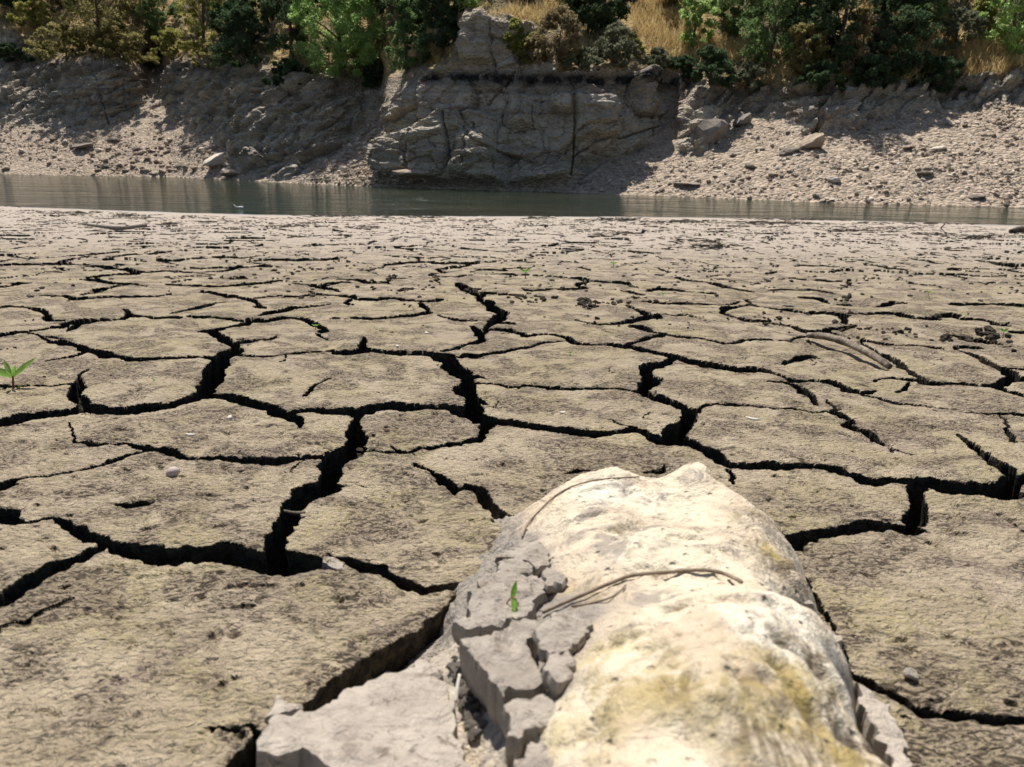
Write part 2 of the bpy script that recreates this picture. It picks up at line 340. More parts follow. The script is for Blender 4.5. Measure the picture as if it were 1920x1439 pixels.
# ------------------------------------------------------------------ the cracks: (x, y, width) in photo pixels, laid onto the mud plane
CR = """0,792,20 37,782,16 75,777,16 112,775,18 145,770,18 175,767,18 212,770,16 250,766,15 275,762,15 312,759,12 350,749,12 375,740,20
475,597,14 455,607,8 430,612,5 400,619,8 390,621,9 412,630,10 430,640,13 442,650,13 425,662,26 410,680,34 402,695,42 397,710,42 390,725,32 375,742,22
390,742,8 412,741,8 435,741,14 462,749,18 495,760,22 517,770,22 545,780,22 560,792,16 562,802,3
555,768,8 580,766,12 617,769,12 655,770,13 675,770,13 705,764,12 742,762,12 780,765,12 830,764,9 850,766,10 875,770,20
817,665,10 840,675,22 847,685,28 865,697,28 877,712,24 872,732,40 882,750,24 890,767,40 895,780,26 915,792,28 912,805,20 905,817,14
885,705,14 903,710,4
890,752,12 917,758,3
920,788,14 930,790,10 955,791,9 997,796,12 1047,802,12 1097,810,14 1135,811,13 1172,806,9 1192,805,9 1215,812,10 1237,820,14 1272,825,18 1310,835,15 1345,850,15 1380,866,13 1440,871,14 1490,870,13 1541,870,9 1570,877,12 1602,890,16 1627,900,18 1665,902,13 1702,902,14 1727,900,18 1765,907,22 1815,915,22 1852,918,30 1875,918,38 1902,902,34 1935,895,30
1792,816,2 1815,828,8 1835,840,10 1860,860,16 1880,875,20 1890,888,26
1720,905,36 1717,932,36 1717,955,40 1712,975,36
1725,986,10 1700,986,22 1677,985,18 1640,985,22 1590,988,22 1540,996,24 1490,1012,26 1465,1020,26 1440,1040,22
1735,990,4 1720,986,8
1604,1269,14 1640,1278,14 1668,1292,14 1698,1308,16 1720,1322,18 1766,1333,20 1812,1340,20 1858,1346,20 1904,1348,20 1940,1353,22
1686,1338,8 1709,1351,2
1686,1370,8 1698,1381,3
1495,1060,3 1505,1085,6 1520,1115,10 1530,1130,13 1540,1148,13 1552,1168,6 1575,1205,4 1590,1240,6 1600,1265,12
130,797,1 136,812,3 138,825,3 155,830,6 175,834,7 197,834,3
210,832,2 235,831,3
242,831,6 262,837,12 287,842,14 312,846,16 337,852,10 362,855,9 400,857,11 450,860,14 480,862,14 505,864,14 530,861,11 567,855,9 605,855,9
0,912,14 15,906,14 37,899,8 75,892,4 100,890,3 125,886,5 150,881,6 187,872,7 212,862,9 237,856,5 270,847,5
677,772,10 667,790,22 668,807,34 662,827,42 655,840,42 632,857,40 622,872,44 620,895,42 612,910,40 585,922,40 574,930,40 560,946,40 553,960,36 542,975,36 526,995,36 517,1015,38 512,1040,38 517,1060,26
-10,960,40 12,968,24 30,973,10 40,973,5 75,971,4 100,969,6
105,970,8 125,980,22 155,997,24 187,1012,22 212,1022,24 237,1030,26 275,1035,34 312,1042,38 350,1040,28 387,1037,26 425,1035,34 462,1045,36 505,1052,38 542,1055,38 567,1057,32 592,1060,24 617,1066,8 640,1068,2
190,1025,10 170,1040,18 137,1055,20 100,1070,22 62,1085,24 37,1097,22 12,1115,24 -5,1122,26
605,1039,2 630,1041,6 655,1050,20 680,1057,22 717,1065,20 742,1077,22 767,1090,20 792,1099,14 817,1096,10 842,1091,10 862,1085,6
777,871,2 797,879,6 817,891,8 837,900,14 850,911,12 865,912,6 885,912,14 905,930,20 925,952,22 942,967,20 960,975,16 985,990,12
675,847,3 697,844,3 717,846,3 745,843,4 765,847,5 792,840,7 817,835,7 855,831,8 880,826,8 905,822,10 912,808,12
735,835,2 765,847,3 782,857,1
642,911,4 662,909,3 685,914,1
222,941,3 245,946,11 268,943,8 280,941,2
0,627,8 30,622,5 45,621,3 67,620,3 92,616,4 117,612,7 127,607,8 150,602,10 175,599,6 212,598,3 240,593,3
147,607,8 135,616,7 128,620,2
230,580,3 237,585,6 250,591,6 275,592,3 295,595,5 335,596,3
357,594,2 375,596,3 412,597,3 445,600,3
45,622,2 75,630,3 95,640,6 112,642,7 137,646,8 155,652,9 180,657,11 200,662,11 225,667,8 250,671,7 287,672,6 312,672,3 350,671,3 375,670,4 400,669,7 412,667,8
90,631,2 135,637,2
82,677,1 120,669,3 155,660,3
0,721,4 50,720,3 100,719,4 130,717,3 150,716,6
160,692,3 140,700,4 146,708,10 150,718,20 142,730,26 140,742,24 150,752,26 155,766,26
80,552,2 112,554,3 132,556,5 145,559,9 156,559,2
170,559,1 212,557,3 262,556,3 295,554,3 320,549,1
0,576,2 22,574,3 45,577,4 70,581,5 85,585,8 91,594,18 96,600,8 117,601,1
322,587,1 350,581,3 385,574,4 422,565,1
380,546,2 390,549,7 410,552,4 437,555,5 465,560,5 480,565,8 483,574,7 497,577,2
317,533,2 362,536,4 412,536,4 450,534,5 480,532,4 522,526,2
155,551,2 175,547,2 184,544,6 200,541,3 225,536,5 240,532,6 255,534,4 270,537,4
172,524,6 190,527,6 207,530,6 235,531,3
0,537,3 25,534,3 37,530,8 50,532,2
435,665,8 480,667,6 517,667,6 555,662,6 592,659,5 625,657,4 640,661,9 667,659,8 680,657,8 705,659,7 730,662,8 767,664,7 792,663,7 817,665,10
680,657,12 677,646,14 682,637,10 684,631,5
830,657,3 855,651,4 880,642,7 900,636,10 902,627,20 897,620,14 885,612,4
910,619,10 916,610,10 925,604,14 942,590,18 927,580,16 915,569,14 900,561,10 900,552,16 880,545,12 867,536,12 857,531,3
900,550,12 920,550,8 942,551,8 960,552,7
925,605,5 955,606,4
917,617,3 942,616,4 960,619,5 975,625,7 990,630,5 1012,626,3 1045,628,3 1067,634,5 1087,642,8 1110,645,4 1135,643,3 1155,645,5 1167,649,9 1185,652,12 1205,657,8 1232,662,6 1260,667,8 1285,674,10 1310,680,12 1347,685,9 1385,690,7 1417,691,7 1440,696,5 1465,704,5 1490,714,6 1515,714,4 1552,716,5 1570,721,9 1590,730,9 1605,734,9 1627,732,5 1647,730,1
830,665,9 847,665,6 875,667,9 905,665,8 942,659,6 960,656,6 985,652,5 1010,645,4 1042,640,3 1055,636,2
1170,649,8 1192,641,6 1222,632,8 1247,626,5 1230,621,4 1212,616,7 1197,612,9
1250,627,4 1285,634,3 1322,637,2 1360,643,3 1397,637,2 1440,636,2 1477,637,2 1512,630,5
1265,672,12 1250,680,12 1235,684,10 1212,692,22 1215,705,24 1225,714,26 1212,722,22 1205,732,22 1220,740,14 1242,747,14 1265,756,16 1285,766,18 1290,780,34 1280,797,38 1267,807,38 1255,820,34
1307,772,12 1310,765,6 1325,759,5 1350,757,4 1397,759,3 1440,763,2 1490,765,3 1525,769,2 1552,765,5 1572,762,5
892,719,3 930,721,3 960,724,4 997,722,4 1055,726,6 1097,725,4 1122,727,6 1160,727,5 1192,732,6
1142,786,1 1167,794,2 1192,800,2
1440,716,2 1472,717,4 1490,722,8 1505,732,12 1520,741,10 1527,750,6 1540,757,1
1547,749,1 1570,759,4 1560,766,8 1580,775,10 1595,785,14 1585,792,14 1602,802,9 1627,812,10 1647,822,8 1665,832,6 1667,839,9 1667,846,5
1672,841,2 1702,849,2 1717,852,1
1620,741,2 1652,747,3 1690,755,3 1717,759,2 1755,764,2 1795,766,1
1805,772,1 1840,775,4 1877,776,4 1930,779,5
1880,780,5 1887,800,7 1895,815,14 1897,827,10
1440,605,2 1477,610,3 1502,617,7 1515,621,10 1545,621,8 1557,616,6 1580,614,5 1600,611,4
1557,621,4 1580,627,6 1602,634,12 1620,627,6
1607,642,5 1627,649,8 1645,662,6 1665,670,10 1685,680,8 1702,692,10 1717,705,12 1725,712,10
1640,717,3 1670,710,3 1690,711,3 1725,715,6 1740,720,8 1765,722,7 1795,720,6 1820,724,7 1850,726,9 1870,722,18 1897,711,14 1935,709,8
1880,730,8 1902,737,8 1930,742,8
1705,717,3 1690,730,8 1682,735,2
1800,659,2 1830,667,6 1850,679,12 1870,690,9 1890,699,12 1902,705,12
1875,691,5 1930,693,4
1610,640,2 1620,637,3 1665,644,2 1715,647,2 1760,652,3
1790,656,3 1800,651,6 1820,650,6 1840,652,2
1470,682,3 1485,677,9 1502,671,9 1522,669,5
1600,590,2 1630,589,3 1652,588,4 1680,588,4 1700,592,7 1720,596,8 1747,595,8 1767,588,14 1785,587,8 1787,594,3 1815,599,4 1850,602,4 1875,609,5 1892,605,1
1797,571,8 1827,570,9 1865,570,9 1930,574,10
1505,558,2 1540,559,3 1560,564,8 1585,562,12 1610,567,10 1640,569,9 1677,566,6 1697,568,1
1810,622,8 1840,626,16 1865,630,16 1880,636,10 1902,640,10
1885,652,4 1910,647,4 1930,650,3
1905,621,4 1930,621,5
1450,545,2 1500,545,2 1532,545,7 1560,550,2
1525,586,3 1570,590,5 1582,595,12 1587,607,10
1397,557,11 1407,570,3 1385,574,4 1360,579,10 1357,586,8 1372,592,3 1400,599,4 1435,602,3
1407,571,3 1440,578,3 1502,585,2 1522,590,1
1177,572,3 1197,580,5 1217,589,10 1230,594,10 1210,597,7 1180,604,7 1155,606,3 1122,607,3 1080,600,1
1232,590,6 1242,587,3 1267,591,3 1282,589,6
1210,565,2 1260,569,2 1310,571,3 1360,571,2 1390,566,2
1075,542,5 1095,539,5 1080,534,4 1105,527,5 1095,522,4 1075,521,2
1107,527,2 1140,530,3 1170,531,5 1192,539,2
980,540,1 995,544,3 1032,542,1 1057,543,2
1172,545,3 1182,547,6 1207,553,2
1217,545,3 1235,542,6 1285,546,2 1340,550,1
1272,521,4 1292,526,3 1335,530,3 1355,536,9 1370,541,4 1407,547,2
582,547,2 605,552,3 645,555,3 660,557,7 670,560,4 692,561,4 730,560,3 762,563,3 802,566,3 825,562,5
655,562,4 650,567,7 662,571,1
485,557,3 525,553,1
537,555,2 562,555,3 585,551,3
490,591,4 515,584,9 545,578,4 580,574,3 615,570,1
480,600,10 500,600,4 530,597,4 562,597,3 580,602,8 597,611,11 607,620,11 600,624,5
595,627,4 617,637,1
622,597,1 660,597,3 692,597,4 725,595,3 755,592,3 780,590,3 797,586,10 802,580,8 787,569,5
820,591,1 842,597,2 870,601,4 892,604,1 912,604,3
620,710,1 597,721,4 582,731,5 567,741,3
480,639,1 505,636,3 520,630,1
450,642,4 477,640,3
552,531,3 580,535,3 602,538,5 625,542,4 638,546,3
602,536,4 625,532,4 647,530,3
642,524,4 675,526,5 692,530,6 720,531,6 730,522,5 742,515,5
745,546,2 760,542,5
112,494,6 150,497,4 195,499,4 207,502,9 217,504,2
112,494,4 135,488,3 165,482,3
232,505,7 250,509,5 275,511,3 320,509,3 365,511,4 415,509,3 450,500,4
175,520,5 200,516,4 250,513,3
0,496,3 40,495,2 90,495,2
0,476,3 40,475,3 78,474,2
200,486,3 230,481,3 258,478,4
870,1090,28 853,1125,44 835,1165,56 800,1200,58 740,1228,56 690,1254,50 640,1286,44 600,1315,36 560,1335,30 500,1372,40 468,1402,46 440,1445,60
400,1367,2 450,1364,3 480,1370,14
1367,875,14 1374,900,8 1376,915,4
1205,890,3 1225,886,10 1245,880,5 1252,873,2
1070,886,4 1090,884,8 1115,883,3"""
SEG = []
for ln in CR.split('\n'):
    P = np.array([[float(v) for v in t.split(',')] for t in ln.split()])
    if len(P) > 2: P = smooth_path(P, 3)
    T = np.gradient(P[:, :2], axis=0); T /= np.linalg.norm(T, axis=1)[:, None] + 1e-9
    N = np.stack([-T[:, 1], T[:, 0]], 1); wv = np.maximum(P[:, 2:3], .8) * .5
    c = gnd(P[:, 0], P[:, 1])[:, :2]; a = gnd(*(P[:, :2] + N * wv).T)[:, :2]; b = gnd(*(P[:, :2] - N * wv).T)[:, :2]
    Tw = np.gradient(c, axis=0); Tw /= np.linalg.norm(Tw, axis=1)[:, None] + 1e-9
    r = np.abs((a - b)[:, 0] * Tw[:, 1] - (a - b)[:, 1] * Tw[:, 0]) * .5
    r = np.clip(r, .0012, .035)
    for i in range(len(c) - 1): SEG.append((c[i], c[i + 1], r[i], r[i + 1]))

# shoreline (forward distance as a function of x/y)
_sx = np.array([-700, 0, 240, 480, 720, 960, 1200, 1440, 1680, 1920, 2600]); _sy = np.array([372, 387, 396, 403, 405, 406, 407, 410, 416, 424, 440])
_sp = wat(_sx, _sy); _st = _sp[:, 0] / _sp[:, 1]
def shore_y(t): return np.interp(t, _st, _sp[:, 1])
def mud_base(X, Y):
    ys = shore_y(X / np.maximum(Y, .05)); ys = ys + .12 * noise2(X * 1.3, Y * .2, 77)
    target = ZW + SLOPE * ys
    return -SLOPE * Y + target * sstep(10, ys, Y) - .05 * np.clip(Y - ys, 0, None) + .006 * np.clip(ys - Y, 0, 1) * sstep(12, 14, Y)

A_ = CZ
ya = np.exp(0)  # rows: about one render pixel apart near the camera, 2.2 cm at most
rows = [0.30]
while rows[-1] < 22.6:
    y = rows[-1]; rows.append(y + min(max(.0012, y * y / (FPX * A_) * 1.05), .021 if y < 9 else .027))
ROWS = np.array(rows); TC = np.concatenate([np.linspace(-1.75, -.82, 170)[:-1], np.linspace(-.82, .82, 1040), np.linspace(.82, 1.75, 170)[1:]]); NC = len(TC)
# finer in the middle of the view
GY = np.repeat(ROWS[:, None], NC, 1); GX = GY * TC[None, :]
fq = np.clip(1.5 / GY, .12, 1) ** 1.3
wx = GX + fq * .0045 * fbm(GX * 50, GY * 50, 2, 11) + .010 * noise2(GX * 13, GY * 13, 15); wy = GY + fq * .0045 * fbm(GX * 50, GY * 50, 2, 13) + .010 * noise2(GX * 13, GY * 13, 16)
SDF = np.full(GX.shape, .25); RAD = np.full(GX.shape, .002)
for p, q, r1, r2 in SEG:
    m = .07 + max(r1, r2); y0 = min(p[1], q[1]) - m; y1 = max(p[1], q[1]) + m
    i0 = np.searchsorted(ROWS, y0); i1 = np.searchsorted(ROWS, y1)
    if i1 <= i0: continue
    xs0 = min(p[0], q[0]) - m; xs1 = max(p[0], q[0]) + m; yy = (max(y0, .3), y1)
    t0 = min(xs0 / v for v in yy); t1 = max(xs1 / v for v in yy); j0 = np.searchsorted(TC, t0); j1 = np.searchsorted(TC, t1)
    if j1 <= j0: continue
    s = (slice(i0, i1), slice(j0, j1)); X = wx[s] - p[0]; Y = wy[s] - p[1]; d = q - p; L2 = d @ d + 1e-12
    t = np.clip((X * d[0] + Y * d[1]) / L2, 0, 1); dd = np.sqrt((X - t * d[0]) ** 2 + (Y - t * d[1]) ** 2); r = r1 + (r2 - r1) * t
    v = dd - r; mk = v < SDF[s]; SDF[s] = np.where(mk, v, SDF[s]); RAD[s] = np.where(mk, r, RAD[s])
# farther out: two generations of drying cracks
iF = np.searchsorted(ROWS, 3.2); sl = slice(iF, None); X = GX[sl]; Y = GY[sl]
def far_cracks(cell, wmax, seed, y_in, keep):
    Xw = X + .16 * cell * fbm(X / cell * 2.2, Y / cell * 2.2, 3, seed) ; Yw = Y + .16 * cell * fbm(X / cell * 2.2, Y / cell * 2.2, 3, seed + 5)
    bi, bj, ed, oi, oj, ox, oy = worley(Xw / cell, Yw / cell, seed)
    ed = ed * cell; h = r01(np.minimum(bi, oi) + 7 * np.maximum(bj, oj), np.minimum(bj, oj) + 3 * np.maximum(bi, oi), seed + 9)
    var = .55 + .75 * noise2(X * 3.1, Y * 3.1, seed + 20)
    w = wmax * np.where(h < keep, (.25 + .75 * h / keep) * np.clip(var, .05, 1.3), 0)
    w = w * sstep(y_in, y_in + .9, Y)
    r = w * .5; sd = np.where(w > .002, ed - r, .2)
    return sd, r, bi, bj, ox, oy
ysh = shore_y(X / Y)
s1, r1, bi, bj, ox, oy = far_cracks(.42, .046, 100, 3.4, .80)
s2, r2, *_ = far_cracks(.25, .024, 200, 4.4, .36)
dry = sstep(.9, 2.6, ysh - Y)
s1 = s1 + (1 - dry) * .2; s2 = s2 + (1 - dry) * .2
for s_, r_ in ((s1, r1), (s2, r2)):
    mk = s_ < SDF[sl]; SDF[sl] = np.where(mk, s_, SDF[sl]); RAD[sl] = np.where(mk, r_, RAD[sl])
iN = np.searchsorted(ROWS, 3.4); sn = slice(0, iN); X = GX[sn]; Y = GY[sn]      # hairline cracks within the near plates
ox0, oy0 = ox, oy; keep_ij = (bi, bj)
s4, r4, *_ = far_cracks(.34, .052, 500, -5.0, .85)
s4 = s4 + .2 * (1 - sstep(.84, .89, np.abs(X / Y))); mk = s4 < SDF[sn]; SDF[sn] = np.where(mk, s4, SDF[sn]); RAD[sn] = np.where(mk, r4, RAD[sn]); del s4, r4
s3, r3, *_ = far_cracks(.115, .0034, 700, -5.0, .5)
s3 = s3 + .02 * sstep(-.05, .15, noise2(X * 3.3, Y * 3.3, 72)); mk = s3 < SDF[sn]; SDF[sn] = np.where(mk, s3, SDF[sn]); RAD[sn] = np.where(mk & (s3 < .001), r3, RAD[sn]); del s3, r3
X = GX[sl]; Y = GY[sl]
PL = np.zeros(GX.shape)
fade = sstep(3.6, 5.0, Y) * dry
PL[sl] = fade * ((r01(bi, bj, 5) - .5) * .010 + ox * (r01(bi, bj, 6) - .5) * .024 + oy * (r01(bi, bj, 8) - .57) * .030)
del s1, s2, r1, r2, bi, bj, ox, oy, X, Y
BASE = mud_base(GX, GY)
wet = sstep(1.3, .35, shore_y(TC)[None, :] - GY + .25 * noise2(GX * 2, GY * 2, 41))
calm = 1 - .85 * wet
Z = BASE + PL + calm * (.0055 * fbm(GX * 4.2, GY * 4.2, 2, 30) + .0030 * fbm(GX * 15, GY * 15, 3, 31) + .0014 * fbm(GX * 62, GY * 75, 2, 33) + .0008 * noise2(GX * 190, GY * 210, 35))
pits = np.clip(fbm(GX * 30, GY * 42, 3, 37) - .48, 0, None); Z -= .014 * calm * pits * (GY < 6)
Z -= .0030 * np.exp(-np.clip(SDF, 0, None) / .007) * (RAD > .002)                 # rounded rims
for px, py, rr, dp in ((725, 1000, .035, .010), (660, 990, .03, .006), (815, 905, .015, .008), (1290, 1297, .02, .0), (440, 1187, .006, .012), (724, 804, .005, .014), (185, 1048, .01, .0), (1708, 1222, .008, .008), (880, 1010, .02, .004), (1590, 563, .10, .03), (1620, 566, .10, .03), (1850, 630, .09, .035), (1880, 636, .07, .03), (1815, 622, .06, .02), (1770, 588, .06, .035), (1100, 572, .06, .008), (890, 543, .06, .02), (1600, 626, .05, .02), (738, 520, .05, .02), (205, 503, .06, .03), (1397, 557, .05, .03)):
    g = gnd(px, py); Z -= dp * np.exp(-((GX - g[0]) ** 2 + (GY - g[1]) ** 2) / rr ** 2)
dep = np.clip(8 * RAD + .012, .014, .20) * (1 + .35 * fq * noise2(GX * 22, GY * 22, 44))
inside = sstep(0, 1, np.clip(-SDF, 0, None) / np.clip(RAD * .6, 1e-4, .006))
Z -= dep * inside
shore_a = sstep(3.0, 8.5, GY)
gy_, gt_ = np.gradient(SDF, ROWS, TC); gx_ = gt_ / GY; gy_ = gy_ - TC[None, :] / GY * gt_   # the walls lean back under the plates
und = inside * np.minimum(.030, RAD * 1.6) * (.75 + .6 * fq * noise2(GX * 30, GY * 30, 46)); gl_ = np.sqrt(gx_ ** 2 + gy_ ** 2) + 1e-6
V = np.stack([GX + und * np.clip(gx_ / gl_, -1, 1), GY + und * np.clip(gy_ / gl_, -1, 1), Z], -1).reshape(-1, 3)
FM = grid_faces(len(ROWS), NC)
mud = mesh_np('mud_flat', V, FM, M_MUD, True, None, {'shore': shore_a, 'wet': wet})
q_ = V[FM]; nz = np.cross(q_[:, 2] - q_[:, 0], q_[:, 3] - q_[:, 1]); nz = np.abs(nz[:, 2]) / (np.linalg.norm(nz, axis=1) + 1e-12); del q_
zin = inside.ravel()[FM]; wall_f = (zin.max(1) > .30) | ((nz < .45) & (V[FM[:, 0], 1] < 4))          # broken, moist inside of the mud, coloured darker to paint in crack shade
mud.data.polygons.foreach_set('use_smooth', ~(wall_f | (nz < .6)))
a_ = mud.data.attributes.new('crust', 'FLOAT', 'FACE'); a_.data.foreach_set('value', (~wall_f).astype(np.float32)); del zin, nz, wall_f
tag(mud, 'cracked grey brown mud flat in front of the river', None, None, 'structure')
def mud_z(x, y):
    i = int(np.clip(np.searchsorted(ROWS, y), 1, len(ROWS) - 1)); j = int(np.clip(np.searchsorted(TC, x / y), 1, NC - 1)); return float(Z[i, j])
def mud_at(px, py):
    g = gnd(px, py); return np.array([g[0], g[1], mud_z(g[0], g[1])])
# the rest of the mud, beside and behind the camera
xs = np.concatenate([np.linspace(-60, -2, 60), np.linspace(-1.8, 1.8, 60), np.linspace(2, 60, 60)]); ys = np.concatenate([np.linspace(-40, -1, 40), np.linspace(-.9, 2, 60), np.linspace(2.1, 23, 140)])
GX2, GY2 = np.meshgrid(xs, ys); ins = (np.abs(GX2) < 1.74 * GY2 - .25) & (GY2 > .45)
Z2 = np.where(GY2 > .5, mud_base(GX2, np.maximum(GY2, .5)), -SLOPE * GY2) + .006 * fbm(GX2 * 4, GY2 * 4, 3, 61) - np.where(ins, .45, .015)
Z2 = np.where((np.abs(GX2) > 1.7 * np.abs(GY2)) & (GY2 > 15), np.minimum(Z2, ZW - .05), Z2)
o = mesh_np('ground', np.stack([GX2, GY2, Z2], -1).reshape(-1, 3), grid_faces(len(ys), len(xs)), M_MUD, True, None, {'crust': np.ones(GX2.size), 'shore': sstep(3, 8.5, GY2), 'wet': np.zeros(GX2.size)})
tag(o, None, None, None, 'structure')
# river
xs = np.linspace(-120, 120, 60); ys = np.linspace(9, 130, 40); WX, WY = np.meshgrid(xs, ys)
o = mesh_np('water', np.stack([WX, WY, np.full(WX.shape, ZW)], -1).reshape(-1, 3), grid_faces(40, 60), M_WATER); tag(o, 'dark greenish brown river between mud flat and rocky bank', None, None, 'structure')

# ------------------------------------------------------------------ far bank
_wx = np.array([-800, 0, 320, 600, 740, 960, 1240, 1500, 1920, 2700]); _wy = np.array([308, 326, 331, 345, 350, 357, 366, 377, 388, 402])
BC = np.concatenate([np.arange(-620, -20, 6.0), np.arange(-20, 1941, 1.55), np.arange(1946, 2560, 6.0)])
NCB = len(BC); NR1, NR2 = 430, 40
S_ = np.concatenate([np.linspace(-.02, 1, NR1), 1 + np.linspace(0, 1, NR2 + 1)[1:]])
yw = np.interp(BC, _wx, _wy)
BY = np.where(S_[:, None] <= 1, yw[None] + (-40 - yw[None]) * S_[:, None], -40 - 330 * (S_[:, None] - 1)); BX = np.repeat(BC[None], len(S_), 0)
# slopes and zones sketched on a coarse map of the bank, then smoothed
mx = np.arange(-620, 2561, 5.0); my = np.arange(-380, 421, 3.0); MX, MY = np.meshgrid(mx, my)
ring = np.interp(mx, [-620, 0, 120, 300, 560, 700, 830, 1000, 1280, 1400, 1600, 1760, 1920, 2560], [110, 118, 112, 118, 140, 150, 140, 135, 140, 170, 160, 155, 140, 130])[None]
slope = np.where(MY > ring, .46, .70); rock = np.zeros(MX.shape); hill = (MY < ring - 6) * 1.0
CLIFF = [(721, 352), (720, 222), (745, 190), (800, 150), (838, 122), (858, 116), (864, 34), (905, 28), (950, 32), (1000, 62), (1050, 128), (1180, 130), (1280, 140), (1275, 232), (1225, 262), (1150, 300), (1075, 348), (960, 356), (850, 354)]
SLABS = [(300, 122), (420, 118), (560, 140), (700, 168), (722, 200), (700, 250), (640, 290), (585, 335), (470, 330), (430, 285), (395, 250), (335, 235), (305, 180)]
BLOCK = [(112, 125), (200, 118), (262, 140), (272, 196), (205, 240), (150, 236), (110, 215), (88, 175)]
LEFT = [(-620, 105), (-20, 118), (110, 120), (95, 180), (110, 215), (60, 232), (-20, 240), (-620, 230)]
RIGHT = [(1280, 245), (1300, 170), (1380, 160), (1500, 165), (1650, 150), (1760, 160), (1900, 130), (2560, 110), (2560, 150), (1930, 185), (1830, 205), (1740, 200), (1660, 215), (1600, 245), (1560, 240), (1500, 248), (1470, 205), (1400, 210), (1370, 240), (1330, 290), (1270, 292)]
PIL = [(-30, 105), (-30, 55), (35, 52), (48, 70), (50, 108)]
for poly, s in ((CLIFF, 3.4), (SLABS, 1.15), (BLOCK, 2.0), (LEFT, .75), (RIGHT, 1.15), (PIL, 3.0), ([(862, 33), (948, 30), (960, 60), (985, 75), (1010, 128), (858, 130)], 6.0)):
    m = inpoly(MX, MY, poly); slope[m] = s; rock[m] = 1; hill[m] = 0
m = inpoly(MX, MY, [(850, 30), (1290, 130), (1290, 60), (1000, 0), (870, 0)]) & (hill > 0); slope[m] = .42
slope[(MY < -40)] = .85
zm = inpoly(MX, MY, [(705, 222), (724, 232), (726, 335), (720, 352), (545, 345), (610, 300), (650, 262)]); slope[zm] = .44; rock[zm] = 0
ledge = inpoly(MX, MY, [(721, 262), (760, 250), (800, 236), (860, 214), (905, 212), (930, 224), (905, 236), (850, 232), (790, 252)]); pass
for lx, ly, lw, lh in ((1062, 184, 28, 8), (1100, 187, 26, 8), (975, 188, 18, 9), (900, 268, 18, 14), (800, 265, 18, 18)):
    pass
slope[inpoly(MX, MY, [(860, 300), (1080, 290), (1070, 345), (840, 345)])] = 2.2
slope = np.exp(blur(np.log(slope), 1, 1)); rock = blur(rock, 2, 2); hill = blur(hill, 3, 3)
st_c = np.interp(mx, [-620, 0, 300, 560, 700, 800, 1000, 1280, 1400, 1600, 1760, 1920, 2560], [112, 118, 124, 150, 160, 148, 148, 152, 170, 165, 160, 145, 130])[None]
stain_tone = np.exp(-((MY - st_c) / 12.0) ** 2) * 1.2 * (.45 + .55 * ((MX > 690) & (MX < 1300)))  # high-water stain; either side of the cliff it also paints the band's shadow
def bsamp(A, x, y):
    fx = np.clip((x - mx[0]) / 5, 0, len(mx) - 1.001); fy = np.clip((y - my[0]) / 3, 0, len(my) - 1.001); i = fx.astype(int); j = fy.astype(int); u = fx - i; v = fy - j
    return (A[j, i] * (1 - u) + A[j, i + 1] * u) * (1 - v) + (A[j + 1, i] * (1 - u) + A[j + 1, i + 1] * u) * v
SM = bsamp(slope, BX, BY); RK = bsamp(rock, BX, BY); HL = bsamp(hill, BX, BY); STN = bsamp(stain_tone, BX, BY)
dr = ray(BX, BY); hz = np.sqrt(dr[..., 0] ** 2 + dr[..., 1] ** 2); E_ = dr[..., 2] / hz
ux = dr[..., 0] / hz; uy = dr[..., 1] / hz
D = np.zeros(BX.shape); pw = wat(BC, yw); D[0] = np.hypot(pw[:, 0], pw[:, 1]) * .97
for i in range(1, len(S_)):
    de = E_[i] - E_[i - 1]; e = .5 * (E_[i] + E_[i - 1]); D[i] = D[i - 1] * (1 + de / np.maximum(SM[i] - e, .12))
D = .65 * D + .35 * blur(D, 0, 14); hb = sstep(.3, .9, HL); D = D * (1 - hb) + blur(D, 2, 40) * hb
D = np.maximum.accumulate(D, 0)
P = np.stack([ux * D, uy * D, CZ + E_ * D], -1)
def normals(P):
    a = np.gradient(P, axis=1); b = np.gradient(P, axis=0); n = np.cross(a, b); n /= np.linalg.norm(n, axis=-1, keepdims=True) + 1e-9
    return np.where(n[..., 1:2] > 0, -n, n)
N = normals(P); N = np.stack([blur(N[..., k], 6, 6) for k in range(3)], -1); N /= np.linalg.norm(N, axis=-1, keepdims=True)
um = (BX - 960) / FPX * D; vm = P[..., 2]
# jointed rock: facets set forward and back, with their own tilt; joints open between them
def facets(u, v, cu, cv, rot, seed, tilt):
    c, s = math.cos(rot), math.sin(rot); a = (u * c + v * s) / cu; b = (-u * s + v * c) / cv
    a = a + .18 * fbm(u / cu, v / cv, 2, seed + 3); b = b + .18 * fbm(u / cu + 9, v / cv, 2, seed + 4)
    bi, bj, ed, oi, oj, ox, oy = worley(a, b, seed, .95)
    h = (r01(bi, bj, seed + 1) - .5) * 2 + tilt * (ox * (r01(bi, bj, seed + 2) - .5) + oy * (r01(bi, bj, seed + 7) - .5)) * 2
    return h, ed
incl = sstep(1.7, 2.8, SM)
f1, e1 = facets(um, vm, 2.0, 1.5, 0.05, 300, .9); f2, e2 = facets(um, vm, .75, .5, .12, 310, 1.1)
g1, d1 = facets(um, vm, 2.2, .55, .42, 320, 1.0); g2, d2 = facets(um, vm, .7, .22, .45, 330, 1.1)
cl = .24 * f1 + .10 * f2 + .05 * np.tanh(5 * noise2(um * .07, vm * 1.25, 345)) + .03 * np.tanh(5 * noise2(um * .15, vm * 3.6, 346)) - .14 * np.exp(-e1 / .035) - .05 * np.exp(-e2 / .05)
sb = .36 * g1 + .17 * g2 - .16 * np.exp(-d1 / .05)
low = sstep(260, 300, BY) * incl; cl = cl * (1 + .5 * low)
